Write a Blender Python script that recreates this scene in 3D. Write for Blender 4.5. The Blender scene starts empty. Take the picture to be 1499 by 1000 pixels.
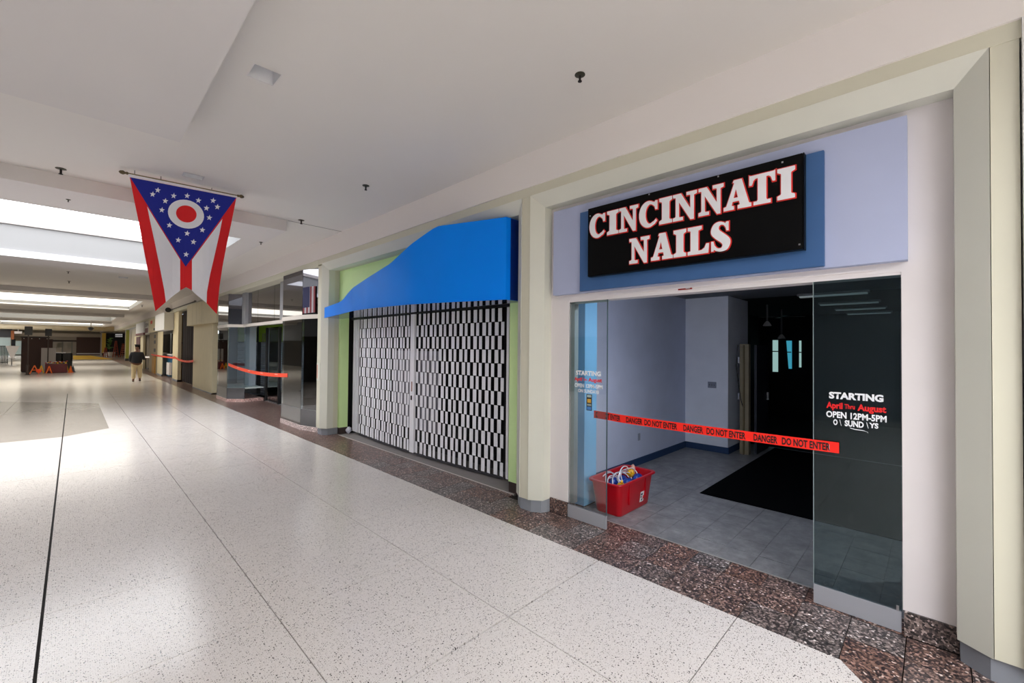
import bpy, bmesh, math, random
from mathutils import Vector
random.seed(7)
SC = bpy.context.scene
COL = SC.collection
pi = math.pi

# ------------------------------------------------------------------ camera, light, exposure
CAMH = 2.0
YAW, PITCH, ROLL, FPX = math.radians(45.56), math.radians(.886), math.radians(.526), 629.8
_f = Vector((math.sin(YAW)*math.cos(PITCH), math.cos(YAW)*math.cos(PITCH), math.sin(PITCH)))
_r = Vector((math.cos(YAW), -math.sin(YAW), 0)); _u = _r.cross(_f)
_R = math.cos(ROLL)*_r + math.sin(ROLL)*_u; _U = -math.sin(ROLL)*_r + math.cos(ROLL)*_u
CP = Vector((0, 0, CAMH))
cd = bpy.data.cameras.new('camera'); cam = bpy.data.objects.new('camera', cd); COL.objects.link(cam)
cd.sensor_width = 36; cd.lens = 36*FPX/1499; cd.clip_end = 400; cd.clip_start = .05
from mathutils import Matrix
m = Matrix.Identity(4)
for i in range(3):
    m[i][0] = _R[i]; m[i][1] = _U[i]; m[i][2] = -_f[i]; m[i][3] = CP[i]
cam.matrix_world = m
SC.camera = cam
def ray(x, y): return (x-749.5)*_R-(y-500)*_U+FPX*_f
def atz(x, y, z=0.):
    d = ray(x, y); return CP+d*((z-CAMH)/d.z)
def atX(x, y, X):
    d = ray(x, y); return CP+d*(X/d.x)
def atY(x, y, Y):
    d = ray(x, y); return CP+d*(Y/d.y)

w = bpy.data.worlds.new('world'); SC.world = w; w.use_nodes = True
w.node_tree.nodes['Background'].inputs[0].default_value = (.75, .85, 1, 1)
w.node_tree.nodes['Background'].inputs[1].default_value = .6
SC.view_settings.view_transform = 'Standard'; SC.view_settings.look = 'None'
SC.view_settings.gamma = 1; SC.view_settings.use_curve_mapping = False
SC.view_settings.exposure = 0.22
SC.cycles.max_bounces = 10; SC.cycles.diffuse_bounces = 5; SC.cycles.glossy_bounces = 4
SC.cycles.transparent_max_bounces = 16; SC.cycles.sample_clamp_indirect = 6
SKY = 4.3           # strength of the daylight coming through the skylight glazing

def area(name, loc, rot, sx, sy, power, col):
    ld = bpy.data.lights.new(name, 'AREA'); ld.shape = 'RECTANGLE'; ld.size = sx; ld.size_y = sy; ld.energy = power; ld.color = col
    o = bpy.data.objects.new(name, ld); COL.objects.link(o); o.location = loc; o.rotation_euler = rot; return o
# daylight through the roof light behind the viewer, and through the glazed entrance at that end of the hall
area('roof_light', (-2.2, -6.6, 5.0), (0, 0, 0), 8.5, 9.0, 540, (.93, .96, 1))
area('entrance_light', (-2.5, -13.9, 2.3), (math.radians(-90), 0, 0), 8, 3.6, 150, (.93, .96, 1))

# ------------------------------------------------------------------ materials
MATS = {}
def L(c):  # sRGB 0-255 -> linear
    return tuple(((v/255)/12.92 if v/255 <= .04045 else ((v/255+.055)/1.055)**2.4) for v in c)
def mat(name, c=(200, 200, 200), rough=.6, metal=0., spec=.5, noise=0., nscale=3., bump=0., bscale=40., emit=0., coat=0.):
    if name in MATS: return MATS[name]
    M = bpy.data.materials.new(name); M.use_nodes = True; nt = M.node_tree; b = nt.nodes['Principled BSDF']
    lc = L(c)+(1,)
    b.inputs['Base Color'].default_value = lc; b.inputs['Roughness'].default_value = rough
    b.inputs['Metallic'].default_value = metal; b.inputs['Specular IOR Level'].default_value = spec
    if coat: b.inputs['Coat Weight'].default_value = coat; b.inputs['Coat Roughness'].default_value = .15
    g = nt.nodes.new('ShaderNodeNewGeometry')
    if noise:
        n = nt.nodes.new('ShaderNodeTexNoise'); n.inputs['Scale'].default_value = nscale; n.inputs['Detail'].default_value = 5
        nt.links.new(g.outputs['Position'], n.inputs['Vector'])
        r = nt.nodes.new('ShaderNodeMapRange'); r.inputs['From Min'].default_value = .3; r.inputs['From Max'].default_value = .7
        r.inputs['To Min'].default_value = 1-noise; r.inputs['To Max'].default_value = 1+noise*.4
        nt.links.new(n.outputs['Fac'], r.inputs['Value'])
        mx = nt.nodes.new('ShaderNodeMix'); mx.data_type = 'RGBA'; mx.blend_type = 'MULTIPLY'; mx.inputs['Factor'].default_value = 1
        mx.inputs[6].default_value = lc; nt.links.new(r.outputs[0], mx.inputs[7]); nt.links.new(mx.outputs[2], b.inputs['Base Color'])
    if bump:
        n2 = nt.nodes.new('ShaderNodeTexNoise'); n2.inputs['Scale'].default_value = bscale
        nt.links.new(g.outputs['Position'], n2.inputs['Vector'])
        bp = nt.nodes.new('ShaderNodeBump'); bp.inputs['Strength'].default_value = bump; bp.inputs['Distance'].default_value = .01
        nt.links.new(n2.outputs['Fac'], bp.inputs['Height']); nt.links.new(bp.outputs[0], b.inputs['Normal'])
    if emit:
        b.inputs['Emission Color'].default_value = lc; b.inputs['Emission Strength'].default_value = emit
    MATS[name] = M; return M
def ramp(nt, stops, interp='LINEAR'):
    r = nt.nodes.new('ShaderNodeValToRGB'); r.color_ramp.interpolation = interp
    e = r.color_ramp.elements
    while len(e) < len(stops): e.new(.5)
    for k, (p, c) in enumerate(stops): e[k].position = p; e[k].color = L(c)+(1,)
    return r
def terrazzo(name, base, matte=False):
    M = bpy.data.materials.new(name); M.use_nodes = True; nt = M.node_tree; b = nt.nodes['Principled BSDF']; lk = nt.links.new
    g = nt.nodes.new('ShaderNodeNewGeometry')
    def speck(scale, lo, hi, col, prev, seed):
        mp = nt.nodes.new('ShaderNodeMapping'); mp.inputs['Location'].default_value = (seed, seed*2, 0); lk(g.outputs['Position'], mp.inputs[0])
        v = nt.nodes.new('ShaderNodeTexVoronoi'); v.inputs['Scale'].default_value = scale; v.voronoi_dimensions = '2D'; lk(mp.outputs[0], v.inputs['Vector'])
        sp = nt.nodes.new('ShaderNodeSeparateColor'); lk(v.outputs['Color'], sp.inputs[0])
        mr = nt.nodes.new('ShaderNodeMapRange'); mr.inputs['From Min'].default_value = .0; mr.inputs['From Max'].default_value = 1
        mr.inputs['To Min'].default_value = lo; mr.inputs['To Max'].default_value = hi; lk(sp.outputs[0], mr.inputs['Value'])
        lt = nt.nodes.new('ShaderNodeMath'); lt.operation = 'LESS_THAN'; lk(v.outputs['Distance'], lt.inputs[0]); lk(mr.outputs[0], lt.inputs[1])
        mx = nt.nodes.new('ShaderNodeMix'); mx.data_type = 'RGBA'; lk(lt.outputs[0], mx.inputs['Factor']); lk(prev, mx.inputs[6]); mx.inputs[7].default_value = L(col)+(1,)
        return mx.outputs[2]
    n = nt.nodes.new('ShaderNodeTexNoise'); n.inputs['Scale'].default_value = 1.1; n.inputs['Detail'].default_value = 6; lk(g.outputs['Position'], n.inputs['Vector'])
    d = tuple(v*.975 for v in base)
    r = ramp(nt, [(.3, d), (.7, base)]); lk(n.outputs['Fac'], r.inputs[0])
    c = speck(150, -.1, .30, (172, 160, 150), r.outputs[0], 3.3)
    c = speck(95, -.5, .33, (98, 90, 86), c, 1.1)
    c = speck(60, -1.1, .30, (45, 42, 42), c, 7.7)
    # one darker, greyer stretch of the terrazzo with a straight edge
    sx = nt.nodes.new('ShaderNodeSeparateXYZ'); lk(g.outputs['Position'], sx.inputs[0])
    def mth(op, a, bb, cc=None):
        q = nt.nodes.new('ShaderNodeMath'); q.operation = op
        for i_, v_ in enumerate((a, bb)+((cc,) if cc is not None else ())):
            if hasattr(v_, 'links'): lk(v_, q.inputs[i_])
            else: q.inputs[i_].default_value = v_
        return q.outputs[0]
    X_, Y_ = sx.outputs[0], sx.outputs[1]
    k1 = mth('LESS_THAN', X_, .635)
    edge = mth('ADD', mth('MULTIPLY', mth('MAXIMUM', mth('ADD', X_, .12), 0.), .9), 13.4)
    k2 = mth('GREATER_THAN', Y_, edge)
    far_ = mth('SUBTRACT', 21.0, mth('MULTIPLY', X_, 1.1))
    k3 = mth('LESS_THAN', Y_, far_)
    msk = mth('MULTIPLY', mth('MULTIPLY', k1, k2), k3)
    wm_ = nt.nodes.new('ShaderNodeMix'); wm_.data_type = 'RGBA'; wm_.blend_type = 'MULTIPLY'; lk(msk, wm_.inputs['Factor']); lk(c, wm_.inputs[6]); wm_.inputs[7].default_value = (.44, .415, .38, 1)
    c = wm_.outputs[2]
    lk(c, b.inputs['Base Color'])
    b.inputs['Roughness'].default_value = .5 if matte else .27
    b.inputs['Specular IOR Level'].default_value = .3
    n3 = nt.nodes.new('ShaderNodeTexNoise'); n3.inputs['Scale'].default_value = 2.2; lk(g.outputs['Position'], n3.inputs['Vector'])
    mr = nt.nodes.new('ShaderNodeMapRange'); mr.inputs['To Min'].default_value = .17 if not matte else .5; mr.inputs['To Max'].default_value = .19 if not matte else .5
    lk(n3.outputs['Fac'], mr.inputs['Value']); lk(mr.outputs[0], b.inputs['Roughness'])
    return M
def granite(name, dark=1.):
    M = bpy.data.materials.new(name); M.use_nodes = True; nt = M.node_tree; b = nt.nodes['Principled BSDF']; lk = nt.links.new
    g = nt.nodes.new('ShaderNodeNewGeometry'); oi = nt.nodes.new('ShaderNodeObjectInfo')
    v = nt.nodes.new('ShaderNodeTexVoronoi'); v.inputs['Scale'].default_value = 74; lk(g.outputs['Position'], v.inputs['Vector'])
    nz = nt.nodes.new('ShaderNodeTexNoise'); nz.inputs['Scale'].default_value = 9; nz.inputs['Detail'].default_value = 4; lk(g.outputs['Position'], nz.inputs['Vector'])
    sp = nt.nodes.new('ShaderNodeSeparateColor'); lk(v.outputs['Color'], sp.inputs[0])
    r = ramp(nt, [(0, (48, 40, 42)), (.3, (74, 58, 56)), (.52, (104, 80, 72)), (.72, (132, 102, 90)), (.88, (158, 126, 114)), (.975, (205, 186, 176))], 'CONSTANT'); lk(sp.outputs[0], r.inputs[0])
    hs = nt.nodes.new('ShaderNodeHueSaturation'); lk(r.outputs[0], hs.inputs['Color'])
    a = nt.nodes.new('ShaderNodeMapRange'); a.inputs['To Min'].default_value = .35; a.inputs['To Max'].default_value = 1.1; lk(oi.outputs['Random'], a.inputs['Value']); lk(a.outputs[0], hs.inputs['Saturation'])
    mr = nt.nodes.new('ShaderNodeMapRange'); mr.inputs['From Min'].default_value = .25; mr.inputs['From Max'].default_value = .75; mr.inputs['To Min'].default_value = .85*dark; mr.inputs['To Max'].default_value = 1.5*dark
    lk(nz.outputs['Fac'], mr.inputs['Value']); lk(mr.outputs[0], hs.inputs['Value']); lk(hs.outputs[0], b.inputs['Base Color'])
    b.inputs['Roughness'].default_value = .3
    return M
def glass(name, tint=(.86, .93, .92), refl=.0, rc=(1, 1, 1)):
    M = bpy.data.materials.new(name); M.use_nodes = True; nt = M.node_tree; nt.nodes.remove(nt.nodes['Principled BSDF']); lk = nt.links.new
    t = nt.nodes.new('ShaderNodeBsdfTransparent'); t.inputs[0].default_value = tint+(1,)
    gl = nt.nodes.new('ShaderNodeBsdfGlossy'); gl.inputs['Roughness'].default_value = .01; gl.inputs[0].default_value = rc+(1,)
    fr = nt.nodes.new('ShaderNodeFresnel'); fr.inputs['IOR'].default_value = 1.5
    ad = nt.nodes.new('ShaderNodeMath'); ad.operation = 'ADD'; ad.use_clamp = True; ad.inputs[1].default_value = refl; lk(fr.outputs[0], ad.inputs[0])
    mx = nt.nodes.new('ShaderNodeMixShader'); lk(ad.outputs[0], mx.inputs[0]); lk(t.outputs[0], mx.inputs[1]); lk(gl.outputs[0], mx.inputs[2])
    lk(mx.outputs[0], nt.nodes['Material Output'].inputs[0]); return M

CEIL = mat('ceiling_paint', (220, 216, 211), .8, noise=.02, nscale=.6)
DROP = mat('drop_paint', (214, 210, 208), .8, noise=.03, nscale=.5)
BEIGE = mat('beige_wall', (210, 207, 188), .5, noise=.03, nscale=2)
BEIGE2 = mat('beige_splay', (214, 214, 202), .42, noise=.02, nscale=3)
CREAM = mat('cream', (222, 210, 176), .6, noise=.04)
WHITEW = mat('white_wall', (228, 222, 222), .55, noise=.02)
GREYB = mat('grey_base', (136, 140, 148), .5, noise=.08, nscale=8)
TER = terrazzo('terrazzo', (221, 215, 211)); TERG = terrazzo('terrazzo_grey', (120, 115, 108), True)
GRAN = granite('granite'); 
GROUT = mat('grout', (36, 33, 32), .9)
LAV = mat('lavender', (176, 184, 214), .6, noise=.02)
NAVY = mat('navy', (58, 98, 150), .5, noise=.04, nscale=6)
BLACKP = mat('black_panel', (6, 6, 7), .4, spec=.12)
LETW = mat('letter_white', (236, 236, 240), .5)
LETR = mat('letter_red', (220, 40, 32), .5)
LIME = mat('lime_green', (216, 246, 176), .6, noise=.03)
LIME2 = mat('lime_pale', (196, 222, 150), .6, noise=.03)
AWN = mat('awning_blue', (0, 136, 255), .45, noise=.03, nscale=2, spec=.18)
SLAT = mat('grille_slat', (244, 243, 250), .45)
DARK = mat('dark_metal', (28, 27, 28), .5)
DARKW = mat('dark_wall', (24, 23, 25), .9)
CHROME = mat('brushed_metal', (186, 186, 190), .32, metal=.8)
RAILM = mat('door_rail_metal', (176, 178, 186), .4, metal=.35)
GLASS = glass('door_glass', (.985, .995, .99), .0)
GLASSR = glass('door_glass_dark', (.60, .68, .69), .0, (.8, .95, 1.))
GLASSB = glass('bay_glass', (.66, .74, .77), .10)
MIR = mat('smoked_mirror', (128, 128, 134), .03, metal=1)
MIRB = mat('mirror_base', (120, 120, 122), .12, metal=.9)
REDT = mat('red_tape', (250, 34, 18), .4)
REDTOTE = mat('red_plastic', (176, 8, 26), .28)
SKYM2 = mat('skylight_glazing_far', (255, 250, 236), .5, emit=2.3)
SKYM = mat('skylight_glazing', (248, 250, 254), .5, emit=SKY)
TILE = None
def tile_mat():
    M = bpy.data.materials.new('shop_tile'); M.use_nodes = True; nt = M.node_tree; b = nt.nodes['Principled BSDF']; lk = nt.links.new
    g = nt.nodes.new('ShaderNodeNewGeometry'); n = nt.nodes.new('ShaderNodeTexNoise'); n.inputs['Scale'].default_value = 5; n.inputs['Detail'].default_value = 8; n.inputs['Roughness'].default_value = .7
    lk(g.outputs['Position'], n.inputs['Vector']); r = ramp(nt, [(.25, (96, 97, 99)), (.5, (128, 128, 130)), (.75, (158, 157, 158))]); lk(n.outputs['Fac'], r.inputs[0])
    lk(r.outputs[0], b.inputs['Base Color']); b.inputs['Roughness'].default_value = .38; return M
TILE = tile_mat()

# ------------------------------------------------------------------ mesh helpers
class MB:
    def __init__(s): s.v = []; s.f = []
    def quad(s, *p):
        n = len(s.v); s.v += [tuple(q) for q in p]; s.f.append(tuple(range(n, n+len(p)))); return s
    def box(s, x0, x1, y0, y1, z0, z1):
        x0, x1 = sorted((x0, x1)); y0, y1 = sorted((y0, y1)); z0, z1 = sorted((z0, z1))
        n = len(s.v)
        s.v += [(x0, y0, z0), (x1, y0, z0), (x1, y1, z0), (x0, y1, z0), (x0, y0, z1), (x1, y0, z1), (x1, y1, z1), (x0, y1, z1)]
        for f in ((3, 2, 1, 0), (4, 5, 6, 7), (0, 1, 5, 4), (1, 2, 6, 5), (2, 3, 7, 6), (3, 0, 4, 7)): s.f.append(tuple(n+i for i in f))
        return s
    def prism(s, pts, z0, z1):           # plan polygon, extruded upward
        n = len(s.v); k = len(pts)
        s.v += [(p[0], p[1], z0) for p in pts]+[(p[0], p[1], z1) for p in pts]
        s.f.append(tuple(n+i for i in reversed(range(k)))); s.f.append(tuple(n+k+i for i in range(k)))
        for i in range(k): s.f.append((n+i, n+(i+1) % k, n+k+(i+1) % k, n+k+i))
        return s
    def loft(s, rings, cap=True):        # rings of equal length
        n = len(s.v); k = len(rings[0])
        for r in rings: s.v += [tuple(p) for p in r]
        for a in range(len(rings)-1):
            for i in range(k):
                j = (i+1) % k
                s.f.append((n+a*k+i, n+a*k+j, n+(a+1)*k+j, n+(a+1)*k+i))
        if cap: s.f.append(tuple(n+i for i in reversed(range(k)))); s.f.append(tuple(n+(len(rings)-1)*k+i for i in range(k)))
        return s
    def lathe(s, cx, cy, prof, seg=16):  # prof: (r,z)
        return s.loft([[(cx+r*math.cos(2*pi*i/seg), cy+r*math.sin(2*pi*i/seg), z) for i in range(seg)] for r, z in prof])
    def tube(s, pts, r, seg=8):
        rings = []
        P = [Vector(p) for p in pts]
        for i, p in enumerate(P):
            t = (P[min(i+1, len(P)-1)]-P[max(i-1, 0)]).normalized()
            a = t.cross(Vector((0, 0, 1)))
            if a.length < 1e-3: a = t.cross(Vector((1, 0, 0)))
            a.normalize(); b = t.cross(a)
            rr = r[i] if isinstance(r, (list, tuple)) else r
            rings.append([p+(a*math.cos(2*pi*k/seg)+b*math.sin(2*pi*k/seg))*rr for k in range(seg)])
        return s.loft(rings)
def tagset(o, label=None, cat=None, group=None, kind=None):
    if label: o['label'] = label
    if cat: o['category'] = cat
    if group: o['group'] = group
    if kind: o['kind'] = kind
    return o
WL = {}      # world location of every parent
def put(name, mb, m_, parent=None, label=None, cat=None, group=None, kind=None, smooth=False, bevel=0, loc=None):
    base = Vector((0, 0, 0))
    if parent is not None: base = WL[parent.name]
    org = Vector(loc) if loc is not None else base
    me = bpy.data.meshes.new(name)
    me.from_pydata([tuple(Vector(v)-org) for v in mb.v], [], mb.f); me.validate()
    bm = bmesh.new(); bm.from_mesh(me); bmesh.ops.recalc_face_normals(bm, faces=bm.faces)
    if bevel: bmesh.ops.bevel(bm, geom=[e for e in bm.edges if e.calc_face_angle(0) > .6], offset=bevel, segments=2, affect='EDGES', clamp_overlap=True)
    bm.to_mesh(me); bm.free()
    if smooth:
        me.polygons.foreach_set('use_smooth', [True]*len(me.polygons))
        me.set_sharp_from_angle(angle=math.radians(38))
    me.materials.append(m_)
    o = bpy.data.objects.new(name, me); COL.objects.link(o)
    if parent is not None: o.parent = parent
    o.location = org-base; WL[o.name] = org
    return tagset(o, label, cat, group, kind)
def thing(name, label, cat, loc, group=None, kind=None):
    o = bpy.data.objects.new(name, None); COL.objects.link(o); o.location = loc; o.empty_display_size = .1; WL[o.name] = Vector(loc)
    return tagset(o, label, cat, group, kind)
def struct(name, mb, m_, parent=None, **k):
    return put(name, mb, m_, parent, kind=None if parent else 'structure', **k)
def inst(name, me, parent, wloc, rot=None):
    o = bpy.data.objects.new(name, me); COL.objects.link(o); o.parent = parent; o.location = Vector(wloc)-WL[parent.name]
    if rot: o.rotation_euler = rot
    return o
def sempty(name, loc=(0, 0, 0)): return thing(name, None, None, loc, kind='structure')
def mesh_only(mb, m_, bevel=0, smooth=False):
    o = put('tmp', mb, m_, bevel=bevel, smooth=smooth); me = o.data; bpy.data.objects.remove(o); return me

# flat lettering -----------------------------------------------------------
def shape2d(polys, depth=.004, offset=0.):
    cu = bpy.data.curves.new('c', 'CURVE'); cu.dimensions = '2D'; cu.fill_mode = 'BOTH'; cu.extrude = depth/2; cu.offset = offset
    for P in polys:
        sp = cu.splines.new('POLY'); sp.points.add(len(P)-1); sp.use_cyclic_u = True
        for i, (x, y) in enumerate(P): sp.points[i].co = (x, y, 0, 1)
    return curve_mesh(cu)
def curve_mesh(cu):
    o = bpy.data.objects.new('c', cu); COL.objects.link(o)
    dg = bpy.context.evaluated_depsgraph_get()
    me = bpy.data.meshes.new_from_object(o.evaluated_get(dg)); bpy.data.objects.remove(o)
    return me
def text_mesh(s, bold=.0, depth=.0, cut=None):
    cu = bpy.data.curves.new('t', 'FONT'); cu.body = s; cu.size = 1; cu.offset = bold; cu.extrude = depth; cu.resolution_u = 3
    if 'scale' in (): pass
    return curve_mesh(cu)
def lay(me, name, parent, m_, y0, y1, z0, z1, X, depth=.001, label=None, shear=0, axis='x', fit=None):
    """fit a flat mesh into the rectangle y0>y1 , z0<z1 on the plane X, read from the corridor"""
    xs = [v.co.x for v in me.vertices]; ys = [v.co.y for v in me.vertices]; zs = [v.co.z for v in me.vertices]
    if fit: ax, bx, ay, by = fit
    else: ax, bx, ay, by = min(xs), max(xs), min(ys), max(ys)
    zr = max(1e-9, max(zs)-min(zs)); base = WL[parent.name]
    for v in me.vertices:
        u = (v.co.x-ax)/(bx-ax); t = (v.co.y-ay)/(by-ay); q = (v.co.z-min(zs))/zr if zr > 1e-6 else 0
        if axis == 'x': p = Vector((X-q*depth, y0+(y1-y0)*u, z0+(z1-z0)*t+shear*u))
        else: p = Vector((y0+(y1-y0)*u, X-q*depth, z0+(z1-z0)*t+shear*u))
        v.co = p-base
    me.materials.clear(); me.materials.append(m_)
    o = bpy.data.objects.new(name, me); COL.objects.link(o); o.parent = parent; WL[o.name] = base
    if label: o['label'] = label
    return o

# ================================================================== FLOOR
XE = 3.52                     # terrazzo ends, granite border starts
G = 1.2133
struct('floor', MB().box(-8.2, 4.15, -14.2, 125, -.12, -.02), GROUT)
floor = bpy.data.objects['floor']
fl_far = MB().box(-8.2, XE-.003, 25.33+.002, 125, -.02, 0)
fl_far.box(XE, 12, 80.01, 125, -.02, 0).box(-14, -8.21, 80.01, 125, -.02, 0)
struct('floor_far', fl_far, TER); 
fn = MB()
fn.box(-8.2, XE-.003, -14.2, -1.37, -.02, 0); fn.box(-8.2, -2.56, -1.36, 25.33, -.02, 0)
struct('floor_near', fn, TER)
xs = [-2.552, -1.338, -.125, 1.09, 2.303, XE]
me_cache = {}
random.seed(3)
for i in range(5):
    for j in range(-2, 20):
        y0 = 1.06+G*j; y1 = y0+G; x0, x1 = xs[i], xs[i+1]
        gx0 = .009 if abs(x0+.125) < .01 else .0034; gx1 = .009 if abs(x1+.125) < .01 else .0034
        gy0 = .007 if j in (1,) else .0034; gy1 = .007 if j in (0,) else .0034
        if i == 4 and j in (-1,):
            pts = [(x0+gx0, y0+gy0), (2.83, y0+gy0), (x1-gx1, .44), (x1-gx1, y1-gy1), (x0+gx0, y1-gy1)]
            mb = MB().prism(pts, -.02, 0)
        elif i == 4 and j < -1:
            mb = MB().prism([(x0+gx0, y1-.46), (2.82, y1-gy1), (x0+gx0, y1-gy1)], -.02, 0)
        else: mb = MB().box(x0+gx0, x1-gx1, y0+gy0, y1-gy1, -.02, 0)
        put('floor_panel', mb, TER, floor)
# granite border tiles
GT = .305
gran = sempty('floor_border', (XE, 0, 0))
random.seed(5)
tile_me = {}
for row, (x0, x1) in enumerate(((XE, 3.825), (3.825, 4.13), (4.13, 4.40))):
    for j in range(-3, 23):
        y0 = .146+GT*j; y1 = y0+GT
        if row == 2 and not (0 <= j <= 9 or 13 <= j <= 31): continue
        key = (row,)
        if key not in tile_me: tile_me[key] = mesh_only(MB().box(0+.003, x1-x0-.003, .003, GT-.003, -.02, .0), GRAN)
        inst('tile', tile_me[key], gran, (x0, y0, random.uniform(-.0006, 0)))
mb = MB().box(XE, 4.40, 7.16, 9.9, -.02, -.0003).box(XE, 5.2, 9.9, 80, -.02, -.0003)
put('granite_strip', mb, GRAN, gran)
# wedge of granite in front of the right-hand pillar
mb = MB().prism([(3.515, .435), (3.515, -.77), (3.515, -2), (1.5, -2), (1.5, -1.36), (2.31, -.62), (2.84, -.15)], -.02, -.0003)
put('granite_wedge', mb, GRAN, gran)
mb = MB().box(3.52, 4.4, -3, -.775, -.02, -.0003); put('granite_strip', mb, GRAN, gran)
struct('subfloor', MB().box(4.15, 18, -4, 80, -.12, -.021), GROUT)

# ================================================================== CEILING
def holed(mb, x0, x1, y0, y1, z, holes):
    xs = sorted({x0, x1}|{h[i] for h in holes for i in (0, 1) if x0 < h[i] < x1})
    ys = sorted({y0, y1}|{h[i] for h in holes for i in (2, 3) if y0 < h[i] < y1})
    for a, b in zip(xs, xs[1:]):
        for c, d in zip(ys, ys[1:]):
            mx, my = (a+b)/2, (c+d)/2
            if any(h[0] < mx < h[1] and h[2] < my < h[3] for h in holes): continue
            mb.quad((a, c, z), (a, d, z), (b, d, z), (b, c, z))
    return mb
ZC, ZD, ZG = 4.41, 4.20, 5.15
SKYL = [(-6.6, 2.25, -11.4, -1.8), (-5.5, 2.38, 10.15, 16.6), (-5.5, 2.45, 28.6, 36.5), (-5.5, 2.45, 47.5, 55.5), (-5.5, 2.45, 64, 73)]
CANS = [(1.045, 1.25, 4.13, 4.36), (1.035, 1.275, 7.43, 7.62), (1.1, 1.34, 20.6, 21.0)]
mb = MB(); holed(mb, -8.2, 3.9, -14.2, 80, ZC, SKYL+CANS)
struct('ceiling', mb, CEIL)
mb = MB(); holed(mb, -14, 12, 80, 125, ZC, [(-13, -8.6, 84, 108)]); cf = struct('ceiling_far', mb, CREAM)
put('glazing', MB().box(-13, -8.6, 84, 108, ZC+.01, ZC+.03), SKYM, cf)  # unseen skylight panel added to light the far end
struct('wall_far_left', MB().box(-14.2, -14, 80, 125, 0, 4.6).box(-14.2, -8.2, 79.8, 80, 0, 4.6), mat('far_side', (170, 166, 158), .8))
struct('wall_far_right', MB().box(12, 12.2, 80, 125, 0, 4.6).box(5.0, 12.2, 79.8, 80, 0, 4.6), mat('far_side', (170, 166, 158), .8))
for h in SKYL:
    ZG = 4.44 if h[2] in (28.6, 64) else 5.15
    x0, x1, y0, y1 = h
    zb = ZD
    mb = MB()
    pan = (-8.2, 2.82, y0-1.31, y1+1.35)
    if y0 > 80: pan = (-8.2, 5, y0-1.3, y1+1.3)
    holed(mb, pan[0], pan[1], pan[2], pan[3], zb, [h])
    for a, b in (((pan[0], pan[2]), (pan[1], pan[2])), ((pan[1], pan[2]), (pan[1], pan[3])), ((pan[1], pan[3]), (pan[0], pan[3]))):
        mb.quad((a[0], a[1], zb), (b[0], b[1], zb), (b[0], b[1], ZC), (a[0], a[1], ZC))
    c = [(x0, y0), (x1, y0), (x1, y1), (x0, y1)]
    wm = MB()
    for k in range(4):
        a, b = c[k], c[(k+1) % 4]
        wm.quad((a[0], a[1], zb), (b[0], b[1], zb), (b[0], b[1], ZG), (a[0], a[1], ZG))
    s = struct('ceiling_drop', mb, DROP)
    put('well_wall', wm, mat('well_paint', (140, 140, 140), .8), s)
    # bright lip on the far edge of the opening, glazing and its bars
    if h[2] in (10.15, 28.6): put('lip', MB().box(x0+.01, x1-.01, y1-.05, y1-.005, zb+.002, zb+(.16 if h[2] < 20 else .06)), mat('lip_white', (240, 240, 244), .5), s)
    put('glazing', MB().box(x0+.002, x1-.002, y0+.002, y1-.002, ZG-.01, ZG+.02), SKYM if h[2] < 20 else SKYM2, s)
    if ZG > 5: put('curb', MB().box(x0+.01, x1-.01, y1-.06, y1-.005, ZG-.14, ZG-.011), mat('curb_grey', (176, 170, 166), .7), s)
struct('trim_14', MB().box(2.84, 3.89, 8.835, 8.842, 4.404, 4.4095), mat('seam_line', (120, 112, 108), .8))
# large dropped panel above the viewer, and recessed light cans
struct('ceiling_panel', MB().box(-8.0, .755, .6, 5.70, 4.15, 4.405), DROP)
for k, h in enumerate(CANS):
    x0, x1, y0, y1 = h
    o = MB()
    for a, b in (((x0, y0), (x1, y0)), ((x1, y0), (x1, y1)), ((x1, y1), (x0, y1)), ((x0, y1), (x0, y0))):
        o.quad((a[0], a[1], ZC-.001), (b[0], b[1], ZC-.001), (b[0], b[1], ZC+.16), (a[0], a[1], ZC+.16))
    o.quad((x0, y0, ZC+.16), (x1, y0, ZC+.16), (x1, y1, ZC+.16), (x0, y1, ZC+.16))
    lab = ['empty square recessed light opening in the ceiling right of the dropped panel', 'recessed light opening in the ceiling just above the hanging flag', 'small far recessed light opening in the ceiling left of the flag'][k]
    t = thing('recessed_light', lab, 'light', ((x0+x1)/2, (y0+y1)/2, ZC), 'recessed ceiling lights')
    put('housing', o, mat('can_grey', (226, 226, 228), .5), t)
    fr = MB(); holed(fr, x0-.012, x1+.012, y0-.012, y1+.012, ZC-.003, [h]); put('trim_ring', fr, mat('can_trim', (216, 212, 210), .5), t)

# fascia above the shop fronts, beige header
struct('trim_1', MB().box(3.90, 4.3, -3, 80, 3.99, 4.6), mat('fascia_paint', (232, 226, 223), .75))
hd = MB().box(3.92, 4.3, -3, 10.12, 3.88, 3.99)
hd.box(3.915, 4.5, 10.12, 80, 3.84, 3.989)
struct('trim_2', hd, BEIGE)

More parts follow.
